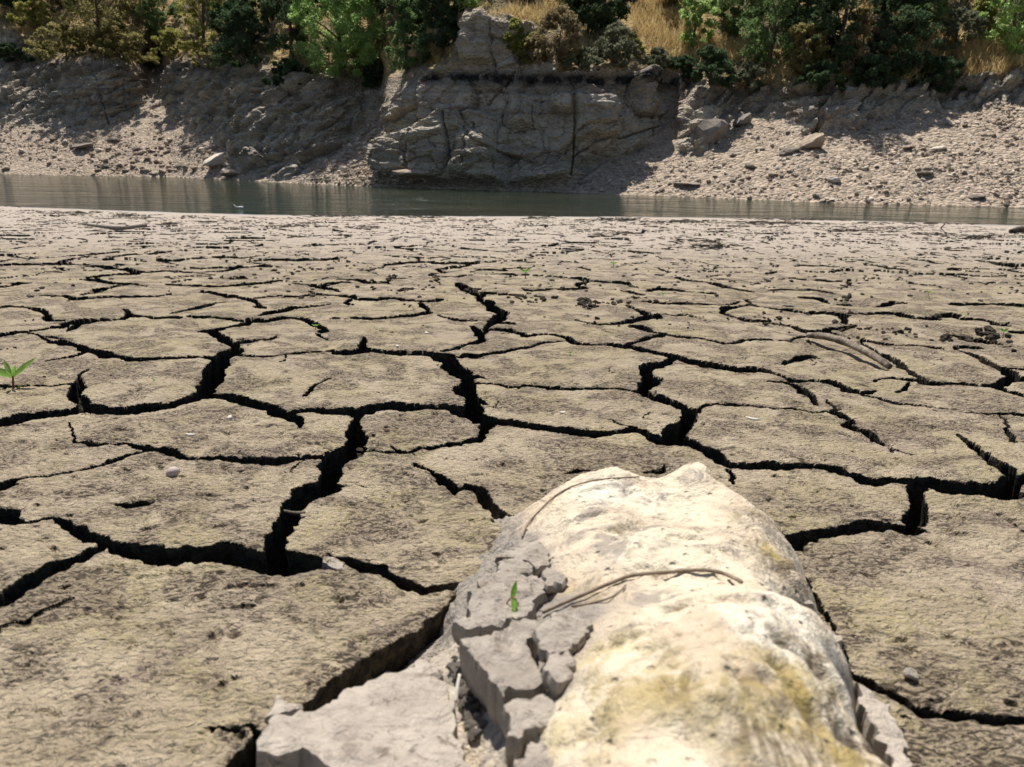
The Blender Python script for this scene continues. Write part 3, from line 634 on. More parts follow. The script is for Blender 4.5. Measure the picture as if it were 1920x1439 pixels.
disp = RK * (incl * cl + (1 - incl) * sb + .06 * fbm(um * 1.6, vm * 3.2, 4, 340) + .03 * fbm(um * 6, vm * 9, 3, 341))
scr = (1 - RK) * (1 - HL); disp += scr * (.07 * fbm(um * .5, vm * 1.1, 3, 350) + .025 * fbm(um * 2.8, vm * 5, 3, 351))
disp += HL * (.35 * fbm(um * .3, vm * .5, 4, 360) + .08 * fbm(um * 2.5, vm * 3, 3, 361))
# the large joints of the cliff
def joint(pts, w, dpt):
    global disp
    P2 = np.array(pts, float); best = np.full(BX.shape, 99.0)
    for a, b in zip(P2[:-1], P2[1:]):
        d = b - a; t = np.clip(((BX - a[0]) * d[0] + (BY - a[1]) * d[1]) / (d @ d), 0, 1)
        best = np.minimum(best, np.hypot(BX - a[0] - t * d[0], BY - a[1] - t * d[1]))
    wob = w * (.7 + .5 * noise2(BX * .05, BY * .05, 371)); disp = disp - dpt * np.exp(-(best / wob) ** 2)
for pts, w, dp in (([(1226, 150), (1229, 215), (1226, 252)], 2.2, .8), ([(1176, 140), (1178, 190), (1192, 213), (1222, 218)], 1.8, .5), ([(1076, 180), (1078, 230), (1074, 300), (1070, 335)], 2.5, .55),
                   ([(965, 135), (938, 170), (912, 195)], 2.2, .45), ([(922, 40), (924, 100), (930, 140)], 2.2, .5), ([(900, 240), (898, 330)], 2.5, .6), ([(940, 215), (938, 330)], 2.0, .4),
                   ([(785, 260), (785, 330)], 2.0, .4), ([(845, 225), (855, 300), (862, 345)], 2.5, .5), ([(1146, 195), (1150, 240), (1160, 260), (1240, 235)], 1.8, .35), ([(1000, 200), (1002, 245), (965, 250)], 1.8, .3),
                   ([(1040, 300), (1075, 290), (1140, 262)], 2.2, .35), ([(180, 140), (185, 180), (205, 235)], 2.2, .4), ([(232, 150), (240, 200)], 2, .4), ([(150, 130), (143, 200)], 2, .35)):
    joint(pts, w, dp)
bul = np.zeros(MX.shape)          # blocks standing out of the cliff, their tops in the sun
for poly, am in (([(721, 266), (760, 252), (800, 238), (830, 222), (862, 214), (905, 211), (932, 226), (944, 300), (950, 360), (715, 360)], .95), ([(785, 262), (845, 245), (850, 350), (785, 350)], .35), ([(872, 268), (938, 264), (946, 350), (868, 350)], .5),
                 ([(1035, 184), (1065, 178), (1125, 187), (1143, 200), (1148, 262), (1080, 262), (1076, 215), (1035, 212)], .8), ([(955, 186), (975, 178), (998, 186), (1002, 238), (960, 240)], .7), ([(1178, 142), (1226, 134), (1229, 212), (1192, 212)], .7), ([(960, 300), (1070, 292), (1072, 352), (960, 352)], .5), ([(865, 33), (905, 28), (925, 40), (930, 118), (868, 122)], .6)):
    bul[inpoly(MX, MY, poly)] += am
disp += bsamp(blur(bul, 1, 1), BX + 4 * noise2(BX * .06, BY * .06, 380), BY + 4 * noise2(BX * .06, BY * .06, 381))
disp *= sstep(-.02, .03, S_)[:, None] * .9 + .1
P = P + N * disp[..., None]; N = normals(P)
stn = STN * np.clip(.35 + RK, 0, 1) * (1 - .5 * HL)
FZ = grid_faces(len(S_), NCB)
kz = np.where(HL > .5, 0, np.where((RK > .5) & (SM > 1.6), 1, np.where(RK > .5, 2, 3))); kf = kz.reshape(-1)[FZ[:, 0]]
Pf = P.reshape(-1, 3); att = {'rock': RK.ravel(), 'hill': HL.ravel(), 'stain_tone': stn.ravel()}
for k, nm, lb in ((0, 'hillside', 'steep bushy hillside of dry grass above the river'), (1, 'cliff', 'jointed grey rock cliff rising from the far river edge'), (2, 'rock_outcrop', 'slanted dark slabs of bare rock along the far bank'), (3, 'scree_slope', 'tan slope of loose scree down to the far water edge')):
    F_ = FZ[kf == k]; ids, inv = np.unique(F_, return_inverse=True)
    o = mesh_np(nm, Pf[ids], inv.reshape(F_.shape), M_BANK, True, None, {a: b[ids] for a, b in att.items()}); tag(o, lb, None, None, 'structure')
def bank(px, py):
    """point and normal of the bank where it was laid out at photo pixel (px, py)"""
    px = np.asarray(px, float); py = np.asarray(py, float)
    j = np.clip(np.interp(px, BC, np.arange(NCB)), 0, NCB - 1.001); y0 = np.interp(px, BC, yw)
    s = np.where(py > -40, (py - y0) / (-40 - y0), 1 + (-40 - py) / 330.0); i = np.clip(np.interp(s, S_, np.arange(len(S_))), 0, len(S_) - 1.001)
    i = np.round(i).astype(int); j = np.round(j).astype(int)
    return P[i, j], N[i, j], D[i, j]

# ------------------------------------------------------------------ stones
def stone_mesh(name, seed, sub=2, cuts=9, rough=.03, flat=1.0):
    r = np.random.default_rng(seed); bm = bmesh.new(); bmesh.ops.create_icosphere(bm, subdivisions=sub, radius=1)
    V = np.array([v.co[:] for v in bm.verts])
    for _ in range(cuts):
        n = r.normal(size=3); n /= np.linalg.norm(n); d = .45 + .35 * r.random(); k = V @ n; V = V - np.clip(k - d, 0, None)[:, None] * n
    V += rough * r.normal(size=V.shape); V[:, 2] *= flat; V /= np.abs(V).max()
    for v, c in zip(bm.verts, V): v.co = c
    me = bpy.data.meshes.new(name); bm.to_mesh(me); F = np.array([[v.index for v in f.verts] for f in bm.faces]); bm.free(); return me, V, F
STONES = [stone_mesh('stone', 500 + k, 2, 9, .02, .75) for k in range(8)]
LOWS = [stone_mesh('scree', 600 + k, 1, 6, .03, .8) for k in range(8)]
for me, _, _ in STONES: pass
def rotm(a, b, c):
    return np.array(Matrix.Rotation(a, 3, 'Z') @ Matrix.Rotation(b, 3, 'X') @ Matrix.Rotation(c, 3, 'Y'))
def scree(name, zones, n, smin, smax, mat, label, seed, sub=None):
    r = np.random.default_rng(seed); VV = []; FF = []; k = 0
    px = np.zeros(0); py = np.zeros(0)
    for poly, frac in zones:
        q = np.array(poly); m = int(n * frac); x = r.uniform(q[:, 0].min(), q[:, 0].max(), m * 5); y = r.uniform(q[:, 1].min(), q[:, 1].max(), m * 5)
        ok = inpoly(x, y, poly); ok &= noise2(x * .02, y * .05, 90) + noise2(x * .006, y * .02, 91) > r.uniform(-.62, .34, len(x))
        px = np.append(px, x[ok][:m]); py = np.append(py, y[ok][:m])
    B, Nn, Dd = bank(px, py)
    for i in range(len(px)):
        _, V, F = LOWS[r.integers(8)]; s = smin * (smax / smin) ** (r.random() ** 2.8)
        M = rotm(r.uniform(0, 6.3), r.normal() * .4, r.normal() * .4); sc = s * np.array([1, r.uniform(.6, .95), r.uniform(.35, .75)])
        VV.append((V * sc) @ M.T + B[i] + np.array([0, 0, s * .12])); FF.append(F + k); k += len(V)
    o = mesh_np(name, np.vstack(VV), np.vstack(FF), mat, False); tag(o, label, None, None, 'stuff'); return o
ZL = [(-250, 235), (110, 235), (230, 250), (330, 200), (400, 262), (450, 325), (300, 330), (0, 325), (-250, 318)]
ZM = [(700, 232), (722, 235), (725, 330), (860, 352), (720, 350), (560, 342), (600, 315)]
ZR = [(1070, 356), (1180, 296), (1262, 292), (1400, 230), (1500, 250), (1650, 215), (1930, 190), (2200, 185), (2200, 392), (1920, 387), (1500, 376), (1240, 365)]
ZU = [(-100, 120), (700, 150), (720, 220), (600, 320), (430, 320), (300, 230), (0, 235)]
scree('scree_stones', [(ZL, .44), (ZM, .24), (ZR, .26), (ZU, .06)], 8500, .03, .15, M_SCREE, 'small loose tan stones covering the scree slopes', 21)
scree('dark_scree_stones', [(ZL, .4), (ZM, .2), (ZR, .4)], 2500, .035, .16, M_SCREE3, 'small loose dark stones mixed into the scree', 22)
scree('pale_scree_stones', [(ZL, .3), (ZM, .3), (ZR, .4)], 1600, .035, .14, M_SCREE2, 'small loose pale stones mixed into the scree', 23)
def bank_stone(px, py, wpx, hpx, label, group=None, mat=None, tilt=0.0, seed=None, rz=None):
    B, Nn, Dd = bank(px, py); s = Dd / FPX; me, V, F = STONES[(seed if seed is not None else random.randrange(8)) % 8]
    m2 = me if not me.users else me.copy(); m2.materials.clear(); m2.materials.append(mat or M_SCREE)
    o = bpy.data.objects.new('stone', m2); COL.objects.link(o)
    o.scale = (wpx * s * .5, wpx * s * .42, hpx * s * .56); o.rotation_euler = (0, tilt, rz if rz is not None else random.uniform(-.5, .5))
    o.location = B + np.array([0, 0, hpx * s * .22]); tag(o, label, 'stone', group); return o
big = [(410, 311, 52, 30, 'large flat pale slab tilted on the left bank above the water', M_SCREE2, -.25), (437, 328, 60, 20, 'low dark boulder below the flat pale slab at the water edge', M_SCREE, 0),
 (1562, 340, 25, 16, 'pale block with dark side low on the right scree', M_SCREE2, .1), (1020, 349, 20, 15, 'rounded pale boulder at the foot of the cliff, right of its neighbour', M_SCREE, 0),
 (968, 347, 20, 16, 'pointed grey boulder at the foot of the cliff, left of its neighbour', M_SCREE3, .3), (796, 341, 72, 22, 'long low grey rock at the left foot of the cliff', M_SCREE, .05),
 (1532, 370, 16, 12, 'small dark boulder at the water edge below the pale block', M_SCREE3, .2), (1480, 288, 40, 15, 'dark slanted slab in the middle of the right scree', M_SCREE3, -.2),
 (1525, 275, 55, 34, 'large angular rock beside the dark slanted slab on the scree', M_SCREE, -.3), (1375, 291, 22, 9, 'small pale flat stone left on the right scree', M_SCREE2, 0),
 (1408, 316, 26, 12, 'dark stone with pale top in the lower right scree', M_SCREE3, .2), (1285, 349, 55, 11, 'long dark flat rock near the water right of the cliff', M_SCREE3, 0),
 (1185, 283, 14, 24, 'upright narrow block leaning at the right end of the cliff', M_SCREE, .15), (1205, 270, 18, 24, 'squarish block beside the leaning narrow block', M_SCREE, 0),
 (1130, 280, 60, 34, 'big diamond shaped boulder at the right foot of the cliff', M_SCREE, -.35), (212, 263, 26, 14, 'dark boulder in the upper left scree', M_SCREE3, .2),
 (162, 278, 40, 12, 'dark flat rock in the middle of the left scree', M_SCREE3, -.1), (187, 283, 17, 8, 'small bright pale stone on the left scree', M_SCREE2, 0),
 (401, 280, 26, 13, 'dark rock wedged above the flat pale slab', M_SCREE3, 0), (348, 280, 22, 12, 'dark wedge shaped stone left of the slab in the scree', M_SCREE3, 0),
 (438, 183, 16, 24, 'pale upright stone standing in the shaded left rocks', M_SCREE, .3), (452, 172, 14, 20, 'second pale upright stone in the shaded left rocks', M_SCREE, -.1),
 (475, 165, 34, 14, 'grey flat stone beside the upright stones in the shade', M_SCREE, 0), (1330, 258, 70, 60, 'great rounded dark outcrop rock right of the cliff', M_SCREE3, -.4),
 (1395, 235, 40, 26, 'dark layered rock above the rounded outcrop', M_SCREE3, -.4), (1560, 228, 48, 30, 'slanting dark rock at the shade edge above the scree', M_SCREE3, -.5),
 (1605, 240, 34, 22, 'second slanting dark rock at the shade edge', M_SCREE3, -.5), (1450, 330, 20, 8, 'flat tan stone low in the right scree beside grass', M_SCREE, 0),
 (1700, 280, 26, 9, 'flat grey stone alone on the open right scree', M_SCREE, -.1), (1760, 281, 26, 10, 'flat tan stone alone on the open right scree', M_SCREE2, -.1),
 (1735, 328, 30, 10, 'brown slab in the lower right scree', M_SCREE3, 0), (1830, 372, 26, 9, 'dark stone near the water at far right', M_SCREE3, 0)]
for k, (x, y, w, h, lb, mt, tl) in enumerate(big): bank_stone(x, y, w, h, lb, None, mt, tl, k)
def more(zone, n, wmin, wmax, label, group, seed, mats):
    r = np.random.default_rng(seed); q = np.array(zone); k = 0
    while k < n:
        x = r.uniform(max(q[:, 0].min(), 0), min(q[:, 0].max(), 1915)); y = r.uniform(q[:, 1].min(), q[:, 1].max())
        if not inpoly(np.array([x]), np.array([y]), zone)[0]: continue
        w = r.uniform(wmin, wmax); bank_stone(x, y, w, w * r.uniform(.45, .8), label, group, mats[r.integers(len(mats))], r.normal() * .25, int(r.integers(8)), r.uniform(0, 6)); k += 1
more(ZL, 40, 8, 14, 'angular tan stone in the left scree beside the shaded slabs', 'stones of the left scree', 31, [M_SCREE, M_SCREE, M_SCREE2, M_SCREE3])
more([(240, 270), (400, 275), (390, 330), (160, 326)], 45, 9, 17, 'tan stone of the heap at the left water edge', 'stones heaped at the left water edge', 32, [M_SCREE, M_SCREE3])
more(ZM, 70, 8, 16, 'blocky pale stone in the heap left of the cliff', 'stones heaped left of the cliff', 33, [M_SCREE, M_SCREE2, M_SCREE])
more(ZR, 60, 7, 13, 'scattered stone on the wide right scree', 'stones of the right scree', 34, [M_SCREE, M_SCREE2, M_SCREE3])
# dead branch on the shaded left rocks
b0, n0, _ = bank(575, 145); b1, n1, _ = bank(515, 190)
pts = smooth_path(np.linspace(b0 + n0 * .25, b1 + n1 * .25, 5) + np.random.default_rng(5).normal(size=(5, 3)) * .05, 4)
o = mesh_pd('dead_branch', *tube(pts, np.linspace(.035, .06, len(pts))), M_WOODG); tag(o, 'long bare dead branch leaning on the shaded left rocks', 'branch')

# ------------------------------------------------------------------ trees and bushes
def quads(C, size, r, elong=1.7, up=.25):
    n = len(C); a = r.normal(size=(n, 3)); a[:, 2] -= up; a /= np.linalg.norm(a, axis=1)[:, None]
    b = r.normal(size=(n, 3)); b = np.cross(a, b); b /= np.linalg.norm(b, axis=1)[:, None] + 1e-9
    s = size * r.uniform(.6, 1.35, n)[:, None]; A = a * s * elong * .5; Bv = b * s * .5; c = np.cross(a, b) * s * .18
    V = np.stack([C - A, C + Bv * .8 + c, C + A, C - Bv * .8 + c], 1).reshape(-1, 3); return V, np.arange(4 * n).reshape(n, 4)
def tree(px, py, top, wpx, kind, label, seed, name='tree', cat='tree', form='round', dens=1.0, group=None, back=0.0):
    r = np.random.default_rng(seed); B, Nn, Dd = bank(px, py); B = B + np.array([0, back, 0]); s = (Dd + back) / FPX
    H = max((py - top) * s, .5); Wd = wpx * s; root = empty(name, B - np.array([0, 0, .1])); tag(root, label, cat, group)
    # limbs
    nl = int(r.integers(5, 9)); TV = []; TF = []; k = 0
    lean = r.normal(size=2) * .06 * H
    trunk = smooth_path([(0, 0, -.2), (lean[0] * .3, lean[1] * .3, H * .28), (lean[0], lean[1], H * .72)], 4); V, F = tube(trunk, np.linspace(.035 * H ** .8, .012 * H ** .8, len(trunk)), 6); TV.append(V); TF.append(F); k = len(V)
    cl = []
    for i in range(nl):
        z0 = r.uniform(.12, .65) * H if form != 'bush' else r.uniform(.0, .25) * H; an = r.uniform(0, 6.28); L = Wd * r.uniform(.25, .46)
        st = np.array([np.interp(z0, trunk[:, 2], trunk[:, 0]), np.interp(z0, trunk[:, 2], trunk[:, 1]), z0]); e = st + np.array([math.cos(an) * L, math.sin(an) * L, r.uniform(.15, .35) * H])
        lp = smooth_path([st, .5 * (st + e) + (0, 0, .04 * H), e], 3); V, F = tube(lp, np.linspace(.014 * H ** .8, .004 * H ** .8, len(lp)), 5); TV.append(V); TF.append(F + k); k += len(V); cl.append(e)
    mesh_pd('trunk', np.vstack(TV), np.vstack(TF), M_BARK, True, root)
    # clumps of leaves set through the crown
    nc = int((26 + 16 * Wd) * (1.9 if dens > 1.5 else 1)); C = []
    for i in range(nc):
        a = r.uniform(0, 6.28); u = r.random() ** .55; z = r.uniform(.10 if form != 'tall' else .04, 1.0)
        if form == 'cone': pr = (1 - z) ** .8 * 1.05 + .06
        elif form == 'tall': pr = math.sqrt(max(0, 1 - ((z - .45) / .58) ** 2)) * .95
        elif form == 'bush': z = r.random() ** .8; pr = math.sqrt(max(0, 1 - z ** 2.4))
        else: pr = math.sqrt(max(.02, 1 - ((z - .58) / .47) ** 2))
        rad = .5 * Wd * pr * u; C.append((math.cos(a) * rad + lean[0] * z, math.sin(a) * rad + lean[1] * z, z * H))
    C = np.array(C); C = np.vstack([C, np.array(cl)]); cs = (.10 + .15 * r.random(len(C)) ** 1.5) * min(Wd, H) ** .7 * .75
    per = int(95 * dens); idx = np.repeat(np.arange(len(C)), per); g = r.normal(size=(len(idx), 3)); g /= np.linalg.norm(g, axis=1)[:, None]; g *= (r.random(len(idx)) ** .4)[:, None]; g[:, 2] *= .75
    L = C[idx] + g * cs[idx][:, None]; L[:, 2] = np.maximum(L[:, 2], .02)
    ls = (.085 if kind != 'dark' else .10) * (.75 + .004 * Dd); V, F = quads(L, ls, r, 1.9)
    mesh_np('crown', V, F, LEAF[kind], False, root); return root
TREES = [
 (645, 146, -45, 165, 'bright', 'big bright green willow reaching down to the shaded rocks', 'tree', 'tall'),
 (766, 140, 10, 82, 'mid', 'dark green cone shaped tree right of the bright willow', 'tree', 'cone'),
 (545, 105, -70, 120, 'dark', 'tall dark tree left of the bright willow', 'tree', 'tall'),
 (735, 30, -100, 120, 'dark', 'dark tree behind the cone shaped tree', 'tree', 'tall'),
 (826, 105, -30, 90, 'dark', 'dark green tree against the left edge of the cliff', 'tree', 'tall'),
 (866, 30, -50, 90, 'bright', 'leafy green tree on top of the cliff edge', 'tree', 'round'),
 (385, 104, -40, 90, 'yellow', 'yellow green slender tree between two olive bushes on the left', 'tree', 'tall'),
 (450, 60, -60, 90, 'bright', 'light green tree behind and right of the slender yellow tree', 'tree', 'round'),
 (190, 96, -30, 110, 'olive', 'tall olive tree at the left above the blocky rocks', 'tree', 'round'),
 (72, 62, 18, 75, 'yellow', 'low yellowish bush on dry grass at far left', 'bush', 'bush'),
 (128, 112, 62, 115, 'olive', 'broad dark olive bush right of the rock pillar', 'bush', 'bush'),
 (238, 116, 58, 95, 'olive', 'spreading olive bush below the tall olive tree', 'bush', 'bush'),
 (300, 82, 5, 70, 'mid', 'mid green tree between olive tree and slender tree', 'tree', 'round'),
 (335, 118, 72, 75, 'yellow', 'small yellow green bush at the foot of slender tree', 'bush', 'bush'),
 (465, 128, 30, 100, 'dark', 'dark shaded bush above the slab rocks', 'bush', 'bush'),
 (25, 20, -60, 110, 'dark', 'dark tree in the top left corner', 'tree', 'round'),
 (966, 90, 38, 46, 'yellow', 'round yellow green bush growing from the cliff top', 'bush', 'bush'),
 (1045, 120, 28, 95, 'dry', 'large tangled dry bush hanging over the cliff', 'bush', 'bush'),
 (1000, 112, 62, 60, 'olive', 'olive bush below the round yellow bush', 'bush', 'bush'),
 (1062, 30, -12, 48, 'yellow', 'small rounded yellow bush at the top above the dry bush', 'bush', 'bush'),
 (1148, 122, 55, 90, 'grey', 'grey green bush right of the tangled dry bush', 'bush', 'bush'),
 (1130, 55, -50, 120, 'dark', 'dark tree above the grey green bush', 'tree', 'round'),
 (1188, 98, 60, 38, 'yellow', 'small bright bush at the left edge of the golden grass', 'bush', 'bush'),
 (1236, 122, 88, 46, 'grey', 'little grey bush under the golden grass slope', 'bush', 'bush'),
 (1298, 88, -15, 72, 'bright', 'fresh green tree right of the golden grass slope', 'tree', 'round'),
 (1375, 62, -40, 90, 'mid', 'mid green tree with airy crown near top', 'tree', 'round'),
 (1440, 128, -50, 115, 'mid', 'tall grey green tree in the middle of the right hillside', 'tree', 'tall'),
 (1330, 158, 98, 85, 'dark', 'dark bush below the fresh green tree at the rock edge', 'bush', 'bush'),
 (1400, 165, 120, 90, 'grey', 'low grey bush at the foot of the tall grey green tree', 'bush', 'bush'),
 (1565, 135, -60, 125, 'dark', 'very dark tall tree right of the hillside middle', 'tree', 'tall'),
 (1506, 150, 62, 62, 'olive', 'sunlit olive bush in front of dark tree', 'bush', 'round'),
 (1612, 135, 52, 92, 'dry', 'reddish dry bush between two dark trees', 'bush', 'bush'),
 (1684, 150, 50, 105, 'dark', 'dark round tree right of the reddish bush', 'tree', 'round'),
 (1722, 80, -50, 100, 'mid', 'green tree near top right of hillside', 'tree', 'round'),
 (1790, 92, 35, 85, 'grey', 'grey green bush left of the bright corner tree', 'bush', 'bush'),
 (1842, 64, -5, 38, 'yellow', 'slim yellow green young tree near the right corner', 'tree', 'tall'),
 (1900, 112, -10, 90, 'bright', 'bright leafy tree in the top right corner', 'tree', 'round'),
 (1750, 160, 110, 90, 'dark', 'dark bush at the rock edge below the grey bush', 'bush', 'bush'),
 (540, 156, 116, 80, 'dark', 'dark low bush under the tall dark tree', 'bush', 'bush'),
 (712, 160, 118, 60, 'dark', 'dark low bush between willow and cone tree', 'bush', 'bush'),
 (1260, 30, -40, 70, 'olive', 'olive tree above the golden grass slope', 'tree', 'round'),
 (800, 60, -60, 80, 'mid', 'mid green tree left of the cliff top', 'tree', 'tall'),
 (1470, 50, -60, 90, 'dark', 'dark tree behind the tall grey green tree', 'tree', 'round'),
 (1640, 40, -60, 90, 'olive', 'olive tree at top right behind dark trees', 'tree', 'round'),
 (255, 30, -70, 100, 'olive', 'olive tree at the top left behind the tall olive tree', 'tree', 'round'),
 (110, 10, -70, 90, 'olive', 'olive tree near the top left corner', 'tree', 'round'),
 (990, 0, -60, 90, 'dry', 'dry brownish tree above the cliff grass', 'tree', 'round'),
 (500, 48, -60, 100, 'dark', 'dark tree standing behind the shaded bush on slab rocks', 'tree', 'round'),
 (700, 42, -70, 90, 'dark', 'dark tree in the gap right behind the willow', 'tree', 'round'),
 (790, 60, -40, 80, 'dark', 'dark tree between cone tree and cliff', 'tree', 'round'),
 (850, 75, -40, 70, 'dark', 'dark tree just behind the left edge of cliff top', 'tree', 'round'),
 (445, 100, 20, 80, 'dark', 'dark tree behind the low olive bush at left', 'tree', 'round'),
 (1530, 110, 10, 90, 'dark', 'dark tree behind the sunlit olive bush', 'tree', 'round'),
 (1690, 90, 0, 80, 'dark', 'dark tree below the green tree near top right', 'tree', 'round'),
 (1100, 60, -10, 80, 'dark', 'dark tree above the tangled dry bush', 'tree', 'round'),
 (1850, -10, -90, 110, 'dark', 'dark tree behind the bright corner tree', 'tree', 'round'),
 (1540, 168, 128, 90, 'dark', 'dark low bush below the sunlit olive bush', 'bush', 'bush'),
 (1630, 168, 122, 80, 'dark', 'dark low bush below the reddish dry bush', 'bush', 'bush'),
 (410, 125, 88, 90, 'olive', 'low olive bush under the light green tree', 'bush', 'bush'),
 (1280, 140, 108, 60, 'dark', 'dark low bush on the right end of the cliff', 'bush', 'bush'),
 (1090, 128, 92, 70, 'grey', 'low grey bush along the cliff edge', 'bush', 'bush'),
 (20, 118, 92, 70, 'dark', 'dark low bush under the rock pillar', 'bush', 'bush'),
 (300, 122, 95, 60, 'dark', 'dark low bush between two sunlit bushes', 'bush', 'bush'),
]
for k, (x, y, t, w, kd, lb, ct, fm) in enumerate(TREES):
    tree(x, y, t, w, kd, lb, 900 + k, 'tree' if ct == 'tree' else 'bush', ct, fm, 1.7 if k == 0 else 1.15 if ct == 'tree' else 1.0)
# the wood goes on over the hill, outside or at the very edge of the photo
rr = np.random.default_rng(77)
for k in range(26):
    x = -450 + 2800 * (k + rr.random()) / 26; y = rr.uniform(-120, -50)
    tree(x, y, y - 120, 120, ['dark', 'mid', 'dark', 'olive'][k % 4], 'tree of the wood along the top of the hillside', 1200 + k, 'tree', 'tree', 'round', .5, 'trees along the top of the hillside')
for k, x in enumerate((-120, -260, -400, 2010, 2130, 2280)):
    tree(x, 95, -10, 110, ['olive', 'dark', 'mid'][k % 3], 'tree beside the framed part of the bank', 1300 + k, 'tree', 'tree', 'round', .5, 'trees beyond the picture edges')
# dry grass
def grass(zones, n, seed):
    r = np.random.default_rng(seed); px = np.zeros(0); py = np.zeros(0)
    for poly, fr in zones:
        q = np.array(poly); m = int(n * fr); x = r.uniform(q[:, 0].min(), q[:, 0].max(), 4 * m); y = r.uniform(q[:, 1].min(), q[:, 1].max(), 4 * m); ok = inpoly(x, y, poly); px = np.append(px, x[ok][:m]); py = np.append(py, y[ok][:m])
    B, _, Dd = bank(px, py); n = len(px); h = r.uniform(.18, .5, n) ; a = r.uniform(0, 6.28, n); w = .016; dx = np.cos(a) * w; dy = np.sin(a) * w; le = r.normal(size=(n, 2)) * .16
    j = r.normal(size=(n, 3)) * .06; j[:, 2] = -.03; B = B + j
    V = np.stack([B + np.stack([-dx, -dy, 0 * dx], 1), B + np.stack([dx, dy, 0 * dx], 1), B + np.stack([le[:, 0] + dx * .3, le[:, 1] + dy * .3, h], 1), B + np.stack([le[:, 0] - dx * .3, le[:, 1] - dy * .3, h], 1)], 1).reshape(-1, 3)
    o = mesh_np('dry_grass', V, np.arange(4 * n).reshape(n, 4), M_GRASS, False); tag(o, 'golden dry grass on the hillside', None, None, 'stuff')
HILLP = [(-100, -60), (2020, -60), (2020, 130), (1700, 160), (1400, 160), (1280, 130), (1010, 60), (950, 20), (870, 20), (820, 120), (560, 140), (-100, 110)]
grass([([(-40, 20), (110, 28), (130, 70), (60, 62), (-40, 60)], .06), ([(925, 25), (1000, -5), (1060, 20), (1010, 60), (960, 30)], .06), ([(1180, -5), (1270, 0), (1295, 100), (1240, 110), (1190, 60)], .2), ([(1300, 60), (1385, 90), (1380, 112), (1300, 105)], .07),
       ([(1590, 45), (1655, 55), (1660, 90), (1600, 80)], .04), ([(1735, 50), (1770, 55), (1760, 90), (1720, 85)], .03), ([(1790, 95), (1930, 85), (1930, 140), (1810, 140)], .12), ([(1650, 132), (1710, 135), (1705, 155), (1655, 155)], .03), (HILLP, .39)], 26000, 55)

# ------------------------------------------------------------------ the pale boulder in front
CP = [  # photo x, y, height over the mud plane
 (1060, 908, .052), (1110, 885, .064), (1160, 878, .070), (1225, 900, .060), (1290, 892, .058), (1340, 903, .062), (1400, 942, .060), (1460, 995, .058), (1490, 1045, .046), (1510, 1095, .05),
 (1000, 965, .045), (1040, 935, .06), (1180, 930, .076), (1300, 940, .070), (1120, 980, .078), (1230, 1000, .086), (1360, 1000, .080), (1060, 1040, .066), (1160, 1050, .092), (1280, 1050, .096), (1400, 1060, .084), (1460, 1070, .066),
 (1040, 1130, .060), (1110, 1122, .078), (1180, 1092, .088), (1260, 1082, .092), (1330, 1084, .092), (1390, 1098, .090), (1450, 1110, .080),
 (1130, 1165, .092), (1220, 1140, .110), (1310, 1120, .118), (1400, 1112, .122), (1470, 1120, .112), (1530, 1155, .094), (1570, 1205, .078),
 (1140, 1230, .106), (1240, 1210, .126), (1340, 1210, .136), (1440, 1200, .132), (1520, 1230, .112), (1590, 1290, .094), (1100, 1300, .106), (1200, 1310, .128), (1320, 1310, .142), (1440, 1310, .138), (1540, 1330, .118), (1620, 1380, .092), (1655, 1439, .086),
 (1080, 1400, .104), (1180, 1420, .126), (1320, 1420, .140), (1460, 1430, .134), (1560, 1430, .116), (1085, 1240, .09), (1075, 1190, .076), (1050, 1330, .094),
 (960, 1020, .030), (925, 1055, .022), (985, 1060, .042), (1000, 1100, .050), (950, 1110, .038), (890, 1110, .020), (860, 1170, .015), (940, 1180, .040), (1000, 1190, .054), (910, 1250, .030), (860, 1240, .018), (1000, 1270, .06), (940, 1330, .045), (1000, 1390, .075), (880, 1320, .025), (900, 1400, .03), (960, 1430, .055),
 (835, 1190, -.02), (800, 1240, -.02), (740, 1260, -.03), (660, 1310, -.03), (600, 1350, -.03), (520, 1400, -.03), (962, 972, -.02), (905, 1030, -.02), (860, 1088, -.02), (826, 1150, -.02), (780, 1330, .01), (700, 1400, .012), (840, 1420, .02)]
pts = []; hs = []
for x, y, h in CP: g = gnd(x, y, h); pts.append(g[:2]); hs.append(h)
for x, y, h in CP[:7]: g = gnd(x, y, h); pts.append((g[0], g[1] + .055)); hs.append(-.02); pts.append((g[0], g[1] + .022)); hs.append(h * .72)
for x, y, h in [CP[i] for i in (6, 7, 8, 9, 34, 35, 41, 47, 48)]:
    g = gnd(x, y, h); pts.append((g[0] + .016, g[1] + .012)); hs.append(h * .55); pts.append((g[0] + .032, g[1] + .018)); hs.append(-.03)
for X_, Y_, h in ((.02, .38, .09), (.10, .36, .12), (.18, .34, .12), (.25, .36, .08), (.30, .40, -.02), (.31, .34, -.03), (-.06, .38, .01), (-.14, .42, -.02), (-.1, .33, -.02), (.1, .28, .08), (.2, .27, .05), (.0, .28, .03), (.36, .5, -.05), (.4, .7, -.05), (.42, .9, -.05), (-.05, .95, -.02), (-.15, .8, -.04), (.0, 1.1, -.06), (.3, 1.12, -.06), (.15, 1.14, -.06)):
    pts.append((X_, Y_)); hs.append(h)
pts = np.array(pts); hs = np.array(hs)
def phi(d2): return .5 * d2 * np.log(d2 + 1e-9)
K = phi(((pts[:, None] - pts[None]) ** 2).sum(-1)) + np.eye(len(pts)) * 2e-5; Q = np.c_[np.ones(len(pts)), pts]
sol = np.linalg.solve(np.block([[K, Q], [Q.T, np.zeros((3, 3))]]), np.r_[hs, 0, 0, 0])
bx_ = np.linspace(-.22, .44, 330); by_ = np.linspace(.25, 1.14, 420); HX, HY = np.meshgrid(bx_, by_)
